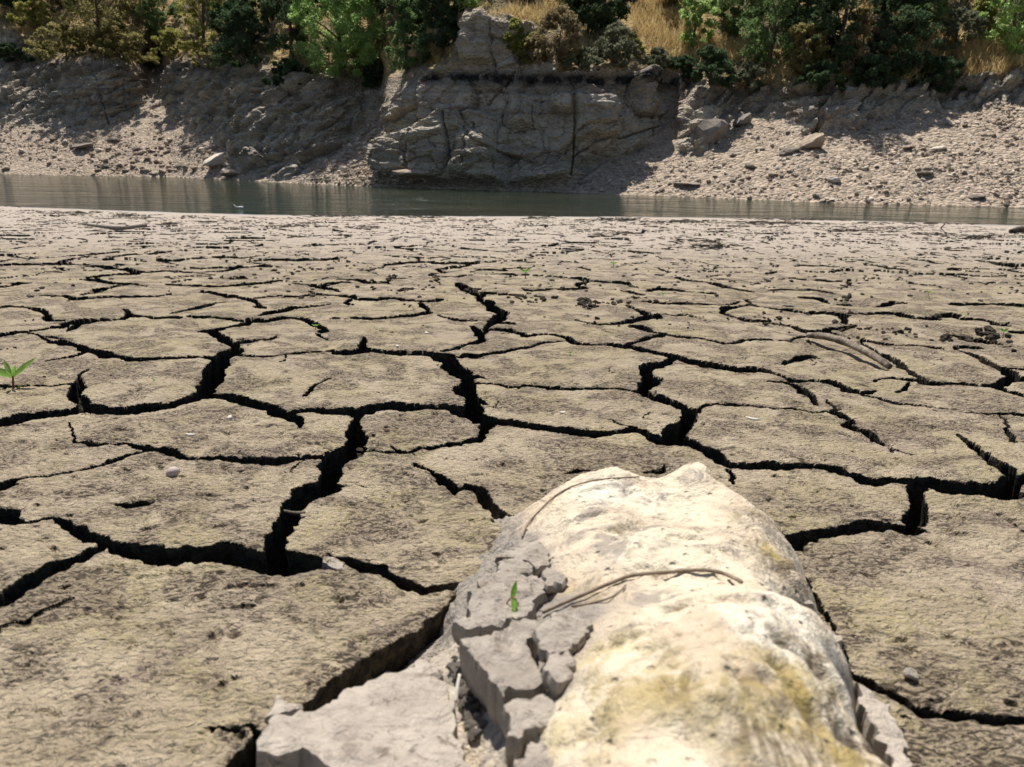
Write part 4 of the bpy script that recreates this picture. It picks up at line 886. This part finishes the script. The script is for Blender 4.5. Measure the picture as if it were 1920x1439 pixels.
H_ = sol[-3] + sol[-2] * HX + sol[-1] * HY
for i in range(len(pts)): H_ += sol[i] * phi((HX - pts[i, 0]) ** 2 + (HY - pts[i, 1]) ** 2)
H_ += .0035 * fbm(HX * 13, HY * 13, 2, 400) + .0026 * fbm(HX * 38, HY * 38, 3, 402) + .0007 * fbm(HX * 160, HY * 160, 2, 405)
_gl = gnd(np.array([985., 1005, 1040, 1050]), np.array([980., 1100, 1250, 1439])); _lx = np.interp(HY, _gl[::-1, 1], _gl[::-1, 0])
H_ += sstep(.0, -.03, HX - _lx) * (.006 * fbm(HX * 45, HY * 45, 3, 431) - .004 * np.exp(-(np.abs(noise2(HX * 28, HY * 28, 433)) / .05) ** 2))
H_ -= .004 * np.clip(fbm(HX * 22, HY * 30, 3, 409) - .35, 0, None) * 3
def bump_at(x, y, h, r, dp, sx=1.0):
    global H_
    g = gnd(x, y, h); H_ -= dp * np.exp(-(((HX - g[0]) / sx) ** 2 + (HY - g[1]) ** 2) / r ** 2)
for a in ((1175, 972, .093, .012, .011, 1.5), (1200, 958, .093, .008, .008, 1.5), (1150, 985, .09, .01, .006), (1275, 985, .10, .012, .005), (1268, 1140, .112, .009, .012, 1.4), (1455, 1250, .13, .006, .010), (1390, 1280, .138, .009, .008), (1270, 1295, .13, .014, .010), (1560, 1290, .105, .013, .018), (1540, 1250, .11, .011, .014), (1475, 1185, .13, .009, .013), (1505, 1215, .12, .007, .010), (1440, 1265, .138, .006, .010), (1530, 1345, .12, .008, .010), (1470, 1330, .136, .006, .007), (1590, 1340, .1, .014, .008), (1590, 1400, .1, .008, .012), (1440, 1205, .13, .006, .006), (1240, 1245, .126, .02, .006), (1340, 1420, .14, .025, .012), (1180, 1205, .11, .006, .004)): bump_at(*a)
H_ -= .4 * (np.clip(HX - .36, 0, None) + np.clip(HY - 1.03, 0, None) + np.clip(-.14 - HX, 0, None))
HZ = H_ - SLOPE * HY
def gl(lst, sx=1.0):
    s = np.zeros(HX.shape)
    for x, y, h, r in lst: g = gnd(x, y, h); s = np.maximum(s, np.exp(-((HX - g[0]) ** 2 + (HY - g[1]) ** 2) / r ** 2))
    return s
moss = gl([(1150, 1210, .11, .03), (1180, 1260, .12, .045), (1230, 1290, .13, .04), (1130, 1310, .11, .04), (1100, 1360, .11, .035), (1420, 1240, .135, .03), (1470, 1260, .13, .022), (1380, 1300, .14, .035), (1100, 1110, .08, .022), (1060, 1105, .07, .015), (1300, 1270, .14, .04)])
stain_pits_b = gl([(1500, 1300, .128, .04), (1550, 1360, .12, .045), (1460, 1370, .14, .03), (1600, 1400, .10, .04), (1440, 1000, .09, .03), (1470, 1040, .075, .03), (1410, 960, .09, .02), (1560, 1285, .105, .02), (1270, 1300, .13, .018), (1500, 1420, .13, .03), (1530, 1230, .11, .02), (1475, 1185, .13, .01), (1505, 1215, .12, .009), (1268, 1140, .112, .01), (1455, 1250, .13, .007)])  # flank stains, plus small darker spots centred on the dents
_gl = gnd(np.array([985., 1005, 1040, 1050]), np.array([980., 1100, 1250, 1439])); _lx = np.interp(HY, _gl[::-1, 1], _gl[::-1, 0]); left_ = sstep(.012, -.03, HX - _lx + .012 * fbm(HX * 40, HY * 40, 3, 77)) * np.interp(HY, [.5, .62, .72], [.35, .6, 1])
silt = np.maximum(left_, 0) + np.clip(gl([(960, 1040, .03, .03), (1000, 1075, .05, .022), (930, 1120, .03, .04), (1010, 1110, .055, .02), (1000, 1190, .055, .04), (1080, 1165, .075, .03), (1040, 1230, .07, .03), (940, 1220, .04, .04), (1040, 1150, .06, .03), (1030, 1330, .07, .02)]) * 1.4, 0, 1); silt = np.clip(silt, 0, 1)
keep = H_ > -.045
F_ = grid_faces(len(by_), len(bx_)); F_ = F_[keep.ravel()[F_].all(1)]; ids, inv = np.unique(F_, return_inverse=True)
BV = np.stack([HX, HY, HZ], -1).reshape(-1, 3)[ids]
boulder = mesh_np('boulder', BV, inv.reshape(F_.shape), M_BOULDER, True, None, {'moss': moss.ravel()[ids], 'stain_tone': stain_pits_b.ravel()[ids], 'silt': silt.ravel()[ids]})
tag(boulder, 'large cream white boulder half buried in the cracked mud', 'boulder')
TREE_B = BVHTree.FromPolygons([tuple(map(float, v)) for v in BV], [tuple(map(int, f)) for f in inv.reshape(F_.shape)])
def on_boulder(px, py, lift=0.0):
    d = Vector(ray(px, py)).normalized(); h = TREE_B.ray_cast(Vector(C0), d)
    if h[0] is None: return gnd(px, py, lift)
    return np.array(h[0] + h[1] * lift)

# ------------------------------------------------------------------ slabs of dried silt on the boulder's flank
def slab(poly, h, thick, mat, label, seed, hs_=None, name='mud_slab', rough=.0032, cat='mud slab', group=None, step=.0042):
    r = np.random.default_rng(seed); q = np.array(poly, float); hh = np.full(len(q), h) if hs_ is None else np.array(hs_)
    W3 = np.array([gnd(a, b, c) for (a, b), c in zip(q, hh)])
    out = []
    for i in range(len(W3)):
        a, b = W3[i], W3[(i + 1) % len(W3)]; n = max(1, int(np.linalg.norm(b - a) / (step * .6)))
        for t in np.arange(n) / n: out.append(a + (b - a) * t)
    out = np.array(out); out[:, :2] += rough * np.stack([fbm(out[:, 0] * 70, out[:, 1] * 70, 3, seed, .6), fbm(out[:, 0] * 70, out[:, 1] * 70, 3, seed + 3, .6)], 1) * 1.5
    # best-fit plane for the inside
    A = np.c_[W3[:, :2], np.ones(len(W3))]; pl = np.linalg.lstsq(A, W3[:, 2], rcond=None)[0]
    lo = out[:, :2].min(0); hi = out[:, :2].max(0); gx, gy = np.meshgrid(np.arange(lo[0], hi[0], step), np.arange(lo[1], hi[1], step)); gx = gx.ravel() + r.uniform(-.3, .3, gx.size) * step; gy = gy.ravel() + r.uniform(-.3, .3, gy.size) * step
    c2 = out[:, :2].mean(0); n2 = len(out)
    inn = inpoly(gx, gy, [tuple(p) for p in (out[:, :2])])
    dmin = np.sqrt(((gx[:, None] - out[None, :, 0]) ** 2 + (gy[:, None] - out[None, :, 1]) ** 2).min(1)); ok = inn & (dmin > step * .55)
    P2 = [Vector((float(a), float(b))) for a, b in out[:, :2]] + [Vector((float(a), float(b))) for a, b in zip(gx[ok], gy[ok])]
    co, _, fc, ov, _, _ = delaunay_2d_cdt(P2, [], [list(range(n2))], 1, 1e-7)
    co = np.array([(v.x, v.y) for v in co]); de = np.sqrt(((co[:, None] - out[None, :, :2]) ** 2).sum(-1).min(1))
    zz = pl[0] * co[:, 0] + pl[1] * co[:, 1] + pl[2] + rough * fbm(co[:, 0] * 38, co[:, 1] * 38, 4, seed + 2, .6) * 1.1 - .0025 * np.exp(-(np.abs(noise2(co[:, 0] * 22, co[:, 1] * 22, seed + 31)) / .035) ** 2) - .0012 * np.exp(-de / .0012)
    rim = [k for k in range(len(co)) if de[k] < 1e-6]; V = [np.array([a, b, z]) for (a, b), z in zip(co, zz)]; F = [tuple(f) for f in fc]
    # skirt
    cnt = {}
    for f in F:
        for a, b in zip(f, f[1:] + f[:1]): cnt[(a, b)] = 1
    be = [(a, b) for (a, b) in cnt if (b, a) not in cnt]; rings = {}
    for k in {v for e in be for v in e}:
        p = V[k]; o2 = np.array([p[0] - c2[0], p[1] - c2[1], 0]); o2 = o2 / (np.linalg.norm(o2) + 1e-9); L = []
        for m, (dz, sh) in enumerate(((.35, .0015), (.7, -.001), (1.0, -.006))):
            L.append(len(V)); V.append(p + np.array([0, 0, -thick * dz]) + o2 * (sh + .0016 * noise2(np.array([p[0] * 110 + m * 5]), np.array([p[1] * 110]), seed + 9)[0]))
        rings[k] = [k] + L
    for a, b in be:
        for m in range(3): F.append((rings[b][m], rings[a][m], rings[a][m + 1], rings[b][m + 1]))
    o = mesh_pd(name, V, F, mat, True); o.data.set_sharp_from_angle(angle=math.radians(32)); tag(o, label, cat, group); return o
slab([(930, 1058), (939, 1050), (970, 1047), (990, 1054), (1003, 1066), (985, 1070), (950, 1070)], .062, .012, M_SLAB, 'thin grey flake of silt behind the large upper slab', 1)
slab([(935, 1042), (960, 1028), (985, 1012), (1010, 1016), (1028, 1032), (1030, 1056), (1010, 1066), (1001, 1058), (985, 1046), (955, 1044)], .062, .014, M_SLAB, 'grey silt crust flat against the boulder above the flake', 2)
slab([(900, 1085), (922, 1073), (937, 1067), (987, 1074), (1017, 1087), (1028, 1102), (1018, 1112), (1003, 1123), (1004, 1134), (1000, 1140), (970, 1153), (945, 1162), (923, 1170), (910, 1173), (862, 1173), (848, 1168), (862, 1155), (877, 1147), (876, 1130), (882, 1112)], .068, .026, M_SLAB, 'large upper grey silt slab with a seedling before it', 3)
slab([(1030, 1064), (1050, 1070), (1058, 1085), (1048, 1094), (1032, 1098), (1022, 1084), (1014, 1076)], .072, .012, M_SLAB, 'small grey chip of silt right of the large upper slab', 4)
slab([(867, 1195), (890, 1190), (913, 1190), (947, 1180), (970, 1160), (990, 1156), (1007, 1163), (1005, 1180), (988, 1208), (995, 1232), (1008, 1252), (1018, 1272), (1019, 1282), (985, 1288), (960, 1290), (938, 1302), (918, 1275), (897, 1240), (880, 1215)], .082, .042, M_SLAB, 'thick wedge shaped grey silt block with dark left side', 5)
slab([(1012, 1178), (1024, 1162), (1040, 1148), (1075, 1146), (1105, 1158), (1118, 1170), (1100, 1185), (1082, 1200), (1064, 1212), (1046, 1218), (1030, 1226), (1004, 1214)], .096, .016, M_SLAB, 'thin grey silt crust against the yellow moss', 6)
slab([(1026, 1231), (1046, 1224), (1066, 1216), (1078, 1226), (1074, 1244), (1068, 1258), (1050, 1272), (1042, 1278), (1030, 1268), (1024, 1248)], .098, .022, M_SLAB, 'small squarish grey silt block right of the wedge block', 7)
slab([(948, 1318), (975, 1304), (1000, 1298), (1024, 1294), (1034, 1312), (1044, 1330), (1036, 1352), (1012, 1362), (988, 1374), (972, 1388), (958, 1366), (948, 1340)], .088, .034, M_SLAB, 'grey silt block below the wedge block with crumbled left side', 8)
slab([(986, 1394), (1020, 1376), (1052, 1366), (1064, 1400), (1066, 1450), (1020, 1462), (974, 1458), (975, 1420)], .088, .024, M_SLAB, 'grey silt slab cut by the bottom edge of the picture', 9)
slab([(482, 1403), (496, 1370), (512, 1342), (540, 1332), (569, 1325), (611, 1327), (625, 1314), (650, 1290), (690, 1275), (730, 1262), (778, 1245), (793, 1233), (806, 1236), (820, 1252), (834, 1285), (853, 1331), (864, 1380), (876, 1450), (760, 1462), (650, 1445), (618, 1428), (600, 1412), (569, 1400), (545, 1408), (527, 1412)], .046, .05, M_SLAB2, 'big pale grey silt slab at the bottom of the picture', 10, step=.007)
slab([(497, 1343), (512, 1322), (520, 1298), (524, 1308), (545, 1316), (569, 1318), (566, 1324), (535, 1332)], .010, .010, M_SLAB2, 'pale brittle shard beside the big pale slab', 11, name='shard', cat='shard', rough=.001, step=.004)
slab([(1606, 1282), (1625, 1290), (1663, 1322), (1680, 1345), (1688, 1362), (1700, 1400), (1712, 1450), (1680, 1450), (1668, 1410), (1640, 1367), (1620, 1330)], .040, .04, M_SLAB2, 'pale silt crust along the right foot of the boulder', 12)
slab([(1536, 1165), (1556, 1172), (1572, 1190), (1574, 1206), (1560, 1214), (1545, 1200), (1530, 1180)], .062, .05, M_SLAB2, 'small pale lump of silt on the right side of boulder', 13)
slab([(1490, 1098), (1505, 1096), (1518, 1112), (1522, 1128), (1510, 1132), (1496, 1118)], .040, .04, M_SLAB2, 'pale silt chip at the right notch of the boulder', 14)
slab([(605, 1041), (625, 1043), (640, 1052), (650, 1060), (640, 1068), (622, 1062), (605, 1052)], .001, .03, M_SLAB, 'loose mud sliver lying in the transverse crack', 15, rough=.001, step=.004)

# ------------------------------------------------------------------ crumbs, clods, pebbles
CL = [stone_mesh('clod', 800 + k, 3, 7, .075, .8) for k in range(6)]
def clod(pos, size, label, group=None, mat=None, name='clod', cat='clod', flat=.8, k=None):
    me = CL[random.randrange(6) if k is None else k][0]; me2 = me if me.users == 0 else me.copy(); me2.materials.clear(); me2.materials.append(mat or M_CLOD)
    o = bpy.data.objects.new(name, me2); COL.objects.link(o); o.location = pos; o.scale = (size, size * random.uniform(.75, 1), size * flat * random.uniform(.8, 1.1)); o.rotation_euler = (random.uniform(-.3, .3), random.uniform(-.3, .3), random.uniform(0, 6.3))
    tag(o, label, cat, group); return o
rc = random.Random(12)
for k in range(60):                   # rubble between the pale slab and the wedge block
    t = rc.random(); x = 850 + 65 * t + rc.uniform(-18, 18); y = 1215 + 170 * rc.random()
    if y > 1260: x = max(x, 858 + (y - 1260) * .25)
    p = on_boulder(x, y, .002); clod(p, rc.uniform(.0025, .0075), 'crumb of pale silt in the gap between pale slab and wedge block', 'silt crumbs in the gap', M_SLAB2 if rc.random() < .6 else M_SLAB, 'silt_crumb', 'crumb')
HEAPS = [  # x, y, spread x, spread y, count, px size, label, group
 (990, 562, 40, 10, 26, 10, 'dark clod in the heap at the right end of the central crack', 'clods right of the central crack'),
 (1100, 570, 28, 10, 30, 11, 'dark clod in the round heap left of the winding crack', 'clods in the round heap'),
 (1150, 570, 24, 5, 12, 7, 'small clod of the streak between round heap and crack', 'clods of the small streak'),
 (1200, 562, 30, 6, 9, 10, 'clod scattered above the winding crack', 'clods above the winding crack'),
 (1300, 600, 90, 20, 16, 7, 'single clod scattered on the plates right of centre', 'clods scattered right of centre'),
 (1420, 600, 60, 16, 18, 8, 'clod scattered left of the bent stick', 'clods left of the bent stick'),
 (1610, 620, 60, 14, 16, 9, 'clod scattered behind the bent stick', 'clods behind the bent stick'),
 (1690, 625, 50, 12, 14, 9, 'clod scattered between bent stick and right hole', 'clods right of the bent stick'),
 (1770, 638, 40, 7, 12, 14, 'large dark clod in the row before the right hole', 'clods before the right hole'),
 (1850, 628, 40, 10, 14, 13, 'dark clod in the right hole with the sprout', 'clods in the right hole'),
 (1600, 560, 40, 7, 12, 9, 'dark clod at the long dark hole', 'clods at the long hole'),
 (735, 520, 10, 8, 14, 7, 'clod piled at the hooked crack', 'clods at the hooked crack'),
 (600, 500, 100, 16, 22, 5, 'tiny clod strewn on the mid left mud', 'clods on the mid left mud'),
 (880, 545, 30, 8, 12, 8, 'clod fallen along the top of the central crack', 'clods along the central crack'),
 (760, 545, 60, 8, 8, 7, 'clod lying left of the central crack top', 'clods left of the central crack'),
 (1500, 640, 80, 14, 8, 7, 'clod lying near the near end of the stick', 'clods near the stick')]
for x, y, sx, sy, n, sz, lb, gp in HEAPS:
    for k in range(int(n * 1.15)):
        px = x + rc.gauss(0, sx * .5); py = y + rc.gauss(0, sy * .5); p = mud_at(px, py); d = np.linalg.norm(p - C0); s = d / FPX * sz * .5 * rc.choice((.5, .6, .7, .9, 1.1, 1.35)) * rc.uniform(.85, 1.2)
        g = gnd(px, py); p[2] = max(p[2], g[2] - .006) + s * .35; clod(p, s, lb, gp)
for x, y, s, lb in ((1160, 613, 7, 'single dark clod under the winding crack end'), (1120, 599, 11, 'lone round clod left of the winding crack'), (1055, 545, 15, 'upright dark clod behind the round heap'), (1296, 572, 11, 'lone round clod on the thin crack right of centre'), (1235, 540, 10, 'small clod on a crack at right of centre, far'), (1757, 597, 16, 'big clod at the mouth of the right hole'), (1595, 590, 14, 'clod in the crack behind the stick'), (1565, 606, 13, 'clod left of the crack behind the stick'), (1900, 661, 14, 'flat clod near the right edge'), (1460, 600, 14, 'rust brown clod left of the stick crack'), (1475, 579, 26, 'flat wooden chip lying left of the stick')):
    p = mud_at(x, y); d = np.linalg.norm(p - C0); s2 = d / FPX * s * .5; p[2] = gnd(x, y)[2] + s2 * .4; clod(p, s2, lb, None, M_WOODG if 'chip' in lb else None, 'wood_chip' if 'chip' in lb else 'clod', 'wood chip' if 'chip' in lb else 'clod', .25 if 'chip' in lb else .8)
# far clods and crumbs: one of stuff
VV = []; FF = []; k = 0
for i in range(700):
    px = rc.uniform(-60, 1980); py = 415 + 150 * rc.random() ** 1.4; p = gnd(px, py); p[2] = mud_z(p[0], p[1]); d = p[1]
    if p[1] > shore_y(p[0] / p[1]) - .8 or p[2] < gnd(px, py)[2] - .03: continue
    _, V, F = LOWS[i % 8]; s = rc.uniform(.003, .011) * (1 + .05 * d); VV.append((V * s * np.array([1.2, 1, .7])) @ rotm(rc.uniform(0, 6), 0, 0).T + p + (0, 0, s * .3)); FF.append(F + k); k += len(V)
o = mesh_np('mud_crumbs', np.vstack(VV), np.vstack(FF), M_CLOD, False); tag(o, 'small dark mud crumbs strewn over the far mud', None, None, 'stuff')
# litter washed up along the shore
VV = []; FF = []; k = 0
def twig(p, L, r_, az, el=0.05):
    global k
    e = p + L * np.array([math.cos(az), math.sin(az), el]); m = .5 * (p + e) + np.array([0, 0, .2 * L * rc.uniform(-.1, .3)]) + L * .1 * np.array([rc.gauss(0, 1), rc.gauss(0, 1), 0]); V, F = tube([p, m, e], [r_, r_, r_ * .5], 5); VV.append(V); FF.append(F + k); k += len(V)
for cx, cy, sx, sy, n in ((150, 401, 60, 3, 60), (245, 407, 25, 4, 45), (320, 421, 14, 4, 40), (420, 418, 50, 3, 30), (50, 391, 40, 1, 20), (620, 405, 70, 2, 70), (780, 408, 60, 2, 60), (1010, 410, 40, 2, 40), (1160, 414, 50, 3, 110), (1270, 418, 60, 3, 110), (1420, 420, 60, 3, 110), (1480, 421, 50, 3, 60), (1700, 420, 100, 1.5, 80), (1500, 414, 120, 1.5, 90), (800, 404, 200, 1.5, 100), (1590, 434, 40, 2, 60), (1680, 428, 90, 2, 50), (1830, 446, 60, 4, 90), (1740, 441, 50, 2, 40), (1300, 452, 60, 5, 40), (1340, 463, 40, 5, 60), (1160, 440, 40, 3, 40), (540, 425, 40, 3, 30), (680, 428, 30, 3, 25), (930, 470, 300, 36, 36), (400, 460, 300, 36, 34), (1500, 475, 300, 36, 44)):
    for i in range(n):
        px = rc.gauss(cx, sx * .55); py = rc.gauss(cy, sy * .55); p = gnd(px, py)
        if p[1] > shore_y(p[0] / p[1]) + .1 or p[1] < 1: continue
        p[2] = mud_z(p[0], p[1]) + .006; twig(p, rc.uniform(.04, .16) * (.4 + p[1] * .045), rc.uniform(.002, .007) * (.4 + p[1] * .045), rc.uniform(-.5, .5) + (math.pi if rc.random() < .5 else 0), rc.uniform(-.02, .16))
o = mesh_np('shore_litter', np.vstack(VV), np.vstack(FF), M_LITTER, True); tag(o, 'dark twigs and plant litter washed up on the mud', None, None, 'stuff')

def ground_obj(name, px, py, build, label, cat, mat): ...
def pebble(px, py, wpx, hpx, label, mat, tilt=0, cuts=0, name='pebble', seed=5):
    p = mud_at(px, py); s = np.linalg.norm(p - C0) / FPX; me, V, F = stone_mesh(name, seed, 3, cuts, .0 if cuts == 0 else .015, 1)
    me.materials.append(mat); me.polygons.foreach_set('use_smooth', [cuts == 0] * len(me.polygons)); o = bpy.data.objects.new(name, me); COL.objects.link(o); o.scale = (wpx * s * .5, wpx * s * .42, hpx * s * .5); o.rotation_euler = (0, tilt, .3)
    p[2] = gnd(px, py)[2] + hpx * s * .40; o.location = p; tag(o, label, 'pebble'); return o
pebble(325, 893, 23, 18, 'smooth round pinkish pebble alone on a left mud plate', M_PEB, -.3)
pebble(1705, 1276, 28, 24, 'angular grey pebble right of the boulder', M_SCREE2, .4, 7, seed=9)
pebble(1610, 1232, 14, 8, 'tiny pale stone chip close to the boulder right side', M_SCREE2, .4, 7, seed=10)
pebble(885, 600, 8, 6, 'tiny dark pebble near the central crack', M_SCREE3, 0, 5, seed=11)
pebble(724, 803, 9, 7, 'small dark pebble in a hole left of centre', M_SCREE3, 0, 0, seed=12)
# bleached flakes and shells
def flake(px, py, wpx, hpx, rz, label, tilt=.15):
    p = gnd(px, py); s = np.linalg.norm(p - C0) / FPX; n = 10; V = []; F = []
    for i in range(n):
        a = 2 * math.pi * i / n; r_ = .5 * (1 + .25 * math.sin(3 * a + px)); V.append((math.cos(a) * wpx * s * r_, math.sin(a) * hpx * s * r_ * 2.5, .06 * wpx * s * math.cos(a) ** 2))
    V += [(x * .97, y * .97, z - .0012) for x, y, z in V]; F = [tuple(range(n)), tuple(range(2 * n - 1, n - 1, -1))] + [(i, (i + 1) % n, n + (i + 1) % n, n + i)[::-1] for i in range(n)]
    o = mesh_pd('shell_flake', V, F, M_WHITE); p[2] = mud_z(p[0], p[1]) + .003; o.location = p; o.rotation_euler = (tilt, .1, rz); tag(o, label, 'flake')
for a in ((431, 787, 11, 4, .3, 'curled white flake on the plate left of the diagonal crack', .9), (358, 819, 16, 3, .2, 'flat whitish flake near the double crack at left'), (1413, 786, 27, 4, -.15, 'long white flake on the plate right of the winding crack'), (1055, 777, 12, 3, .4, 'greyish flake on the central plate'), (800, 625, 8, 3, 0, 'white fleck near the centre crack'), (745, 652, 6, 3, 0, 'tiny white fleck above the long transverse crack')): flake(*a)

# ------------------------------------------------------------------ sticks
def stick(pp, rads, label, name='stick', mat=None, lifts=None, cat='stick', seed=1, n=10):
    P3 = []
    for i, (x, y) in enumerate(pp):
        l = lifts[i] if lifts is not None else rads[i]; p = gnd(x, y, 0); zz = max(mud_z(p[0], p[1]), p[2] - .01); p = gnd(x, y, l + max(0, zz - p[2])); P3.append(p)
    C = smooth_path(P3, 5); rr_ = np.interp(np.linspace(0, 1, len(C)), np.linspace(0, 1, len(rads)), rads); rr_ = rr_ * (1 + .12 * noise2(np.arange(len(C)) * .7, np.zeros(len(C)) + seed, 3)); V, F = tube(C, rr_, n)
    V = V + .12 * np.mean(rads) * np.stack([noise2(V[:, 0] * 150, V[:, 1] * 150 + k_, seed) for k_ in (0, 9, 21)], 1); o = mesh_pd(name, V, F, mat or M_WOOD); tag(o, label, cat); return o
stick([(1516, 629), (1545, 631), (1580, 640), (1615, 655), (1645, 672), (1668, 688)], [.009, .0105, .011, .0105, .010, .008], 'thick bent weathered stick lying across a crack', lifts=[.018, .03, .032, .03, .022, .012], n=12)
stick([(155, 420), (190, 425), (225, 428), (250, 426), (274, 422)], [.012, .018, .022, .02, .016], 'long curved bare stick lying near the left shore', mat=M_WOODG, lifts=[.03, .03, .03, .05, .07])
stick([(1895, 434), (1912, 431), (1930, 430)], [.03, .05, .045], 'dark log at the right edge near the shore', mat=M_LITTER)
stick([(1764, 428), (1768, 424), (1772, 420)], [.012, .01, .006], 'thin twig standing up by the right shore', mat=M_LITTER, lifts=[.0, .08, .17])
stick([(533, 958), (552, 962), (572, 961)], [.0018, .0022, .0018], 'small straw bridging the deep left crack', name='straw', mat=M_WOOD, lifts=[.004, .005, .004], cat='straw')
stick([(862, 1325 - 60), (858, 1290), (855, 1318)], [.0014, .0016, .0012], 'thin pale straw upright in the gap beside the pale slab', name='straw', mat=M_WHITE, lifts=[.05, .045, .04], cat='straw')
# roots lying over the boulder
def root(pp, r0, r1, label, lift=.003):
    C = np.array([on_boulder(x, y, lift) for x, y in smooth_path(np.array(pp, float), 4)]); C = np.stack([np.convolve(np.pad(C[:, k], 2, mode='edge'), np.ones(5) / 5, 'valid') for k in range(3)], 1); V, F = tube(C, np.linspace(r0, r1, len(C)), 7); o = mesh_pd('root', V, F, M_ROOT); tag(o, label, 'root')
root([(1018, 1158), (1050, 1142), (1100, 1122), (1150, 1100), (1200, 1082), (1260, 1076), (1320, 1075), (1360, 1082), (1396, 1104)], .0016, .0019, 'long thin brown root across the waist of the boulder', .004)
root([(1064, 1141), (1120, 1134), (1158, 1119), (1176, 1098)], .0011, .0009, 'short side root branching under the long root', .002)
root([(985, 994), (1000, 974), (1035, 938), (1065, 918), (1110, 904), (1160, 899), (1205, 897)], .0013, .0009, 'fine root over the top left of the boulder', .002)
root([(990, 990), (984, 1002), (978, 1012)], .0014, .0008, 'root stub hanging at the left of the boulder', .003)

# ------------------------------------------------------------------ seedlings
def leaf_mesh(a, b, w, nrm, curl=.15, n=6):
    a = np.array(a); b = np.array(b); ax = b - a; L = np.linalg.norm(ax); ax /= L; nrm = np.array(nrm, float); sd = np.cross(ax, nrm); sd /= np.linalg.norm(sd); up = np.cross(sd, ax); V = []; F = []
    for i in range(n + 1):
        t = i / n; ww = w * (math.sin(math.pi * min(1, .08 + .92 * t) ** .8) ** .9 if t < 1 else .02); c = a + ax * L * t + up * L * curl * (t * t - t * .6)
        V += [c - sd * ww * .5 + up * ww * .22, c, c + sd * ww * .5 + up * ww * .22]
    for i in range(n):
        for j in (0, 1): q = i * 3 + j; F.append((q, q + 1, q + 4, q + 3))
    return V, F
def plant(base, stem_pts, leaves, r0, label, name='seedling', cat='seedling'):
    rt = empty(name, base); tag(rt, label, cat); b = np.array(base)
    V, F = tube(smooth_path(np.array(stem_pts) - b, 4), np.linspace(r0, r0 * .6, 4 * (len(stem_pts) - 1) + 1), 7); mesh_pd('stem', V, F, M_STEM if r0 > .0009 else M_SPROUT, True, rt)
    for a, c, w, nn, cu in leaves: V, F = leaf_mesh(np.array(a) - b, np.array(c) - b, w, nn, cu); mesh_pd('leaf', V, F, M_SPROUT, True, rt)
b = mud_at(24, 724); Yb = b[1]; q = lambda x, y, dy=0: aty(x, y, Yb + dy); u = b[1] / FPX
plant(b, [b - (0, 0, .01), q(24.5, 716), q(24.5, 709), q(24, 704)], [
 (q(26, 707), q(72, 671, .02), 20 * u, (-.35, -.6, .8), .12), (q(22, 707), q(-24, 690, -.01), 17 * u, (.3, -.5, .8), .12), (q(20, 703, .01), q(8, 676, .03), 10 * u, (.3, -.8, .3), .1), (q(26, 706, -.006), q(30, 684, -.012), 12 * u, (-.2, -.9, .3), .1), (q(22, 705, -.006), q(12, 694, -.03), 10 * u, (.1, -.8, .5), .1), (q(31, 731, -.01), q(43, 722, -.01), 6 * u, (-.4, -.8, .4), .1)], 2.4 * u, 'green broad leaved seedling with red stem at the left edge')
bs = on_boulder(945, 1178, -.002); Yb = bs[1]; q = lambda x, y, dy=0: aty(x, y, Yb + dy); u = Yb / FPX
plant(bs, [bs, q(944, 1155), q(948, 1136), q(958, 1122), (q(968, 1124))], [(q(960, 1123), q(968, 1088, .012), 13 * u, (.2, -.8, .5), .1), (q(962, 1122), q(964, 1152, -.012), 12 * u, (.2, -.9, .3), .1), (q(968, 1124), q(970, 1148, -.008), 8 * u, (-.5, -.8, .2), .1), (q(946, 1180, -.01), q(966, 1166, -.012), 13 * u, (.1, -.6, .8), .05)], 2.2 * u, 'drooping seedling with hooked red stem on the grey slabs')
rs = random.Random(4)
for x, y, h, lb in ((592, 620, 14, 'small green sprout beside the left curved crack'), (289, 714, 8, 'tiny pale sprout on the left plate'), (985, 522, 22, 'thin upright sprout on the far centre mud'), (1150, 502, 14, 'yellowish sprout on the far mud right of centre'), (1881, 630, 18, 'bright green sprout at the right hole'), (1740, 556, 12, 'small green tuft by the dark clods at right'), (1365, 446, 8, 'faint sprout near the far shore'), (508, 440, 9, 'faint yellow sprout near the far left mud'), (1069, 667, 9, 'yellow green sprout on the centre right plate'), (1243, 556, 9, 'yellow sprout near the winding crack clods')):
    b = mud_at(x, y); b[2] = max(b[2], gnd(x, y)[2] - .004); Yb = b[1]; u = Yb / FPX; q = lambda px, py, dy=0: b + np.array([(px - x) * u, dy, (y - py) * u])
    lv = [(q(x, y - h * .5), q(x + math.cos(a) * h * .55, y - h * rs.uniform(.6, 1.0), math.sin(a) * h * u * .5), h * .26 * u, (0, -.5, .8), .1) for a in (0.3, 1.7, 3.0, 4.4)]
    plant(b, [b - (0, 0, .004), q(x, y - h * .3), q(x + .5, y - h * .6)], lv, .05 * h * u, lb, 'sprout', 'sprout')
M_SCRAP = mat_plain('white_plastic', (.75, .74, .72), (.82, .81, .79), 20, .5)
# white scrap at the water's edge
p = wat(445, 391, ZW); s = p[1] / FPX
for (dx, dz, w, h, rz, nm) in ((0, 0, 0, 0, 0, 'scrap'),):
    V, F = tube(smooth_path([p + (-6 * s, 0, 7 * s), p + (-3 * s, 0, 3 * s), p + (2 * s, .1, 1.5 * s), p + (9 * s, .1, 1.6 * s)], 5), np.interp(np.linspace(0, 1, 16), [0, .3, .6, .8, 1], [.3 * s, 1.2 * s, 1.0 * s, 2.2 * s, .5 * s]), 8); o = mesh_pd('white_scrap', V, F, M_SCRAP); tag(o, 'small white scrap at the left water edge', 'scrap')
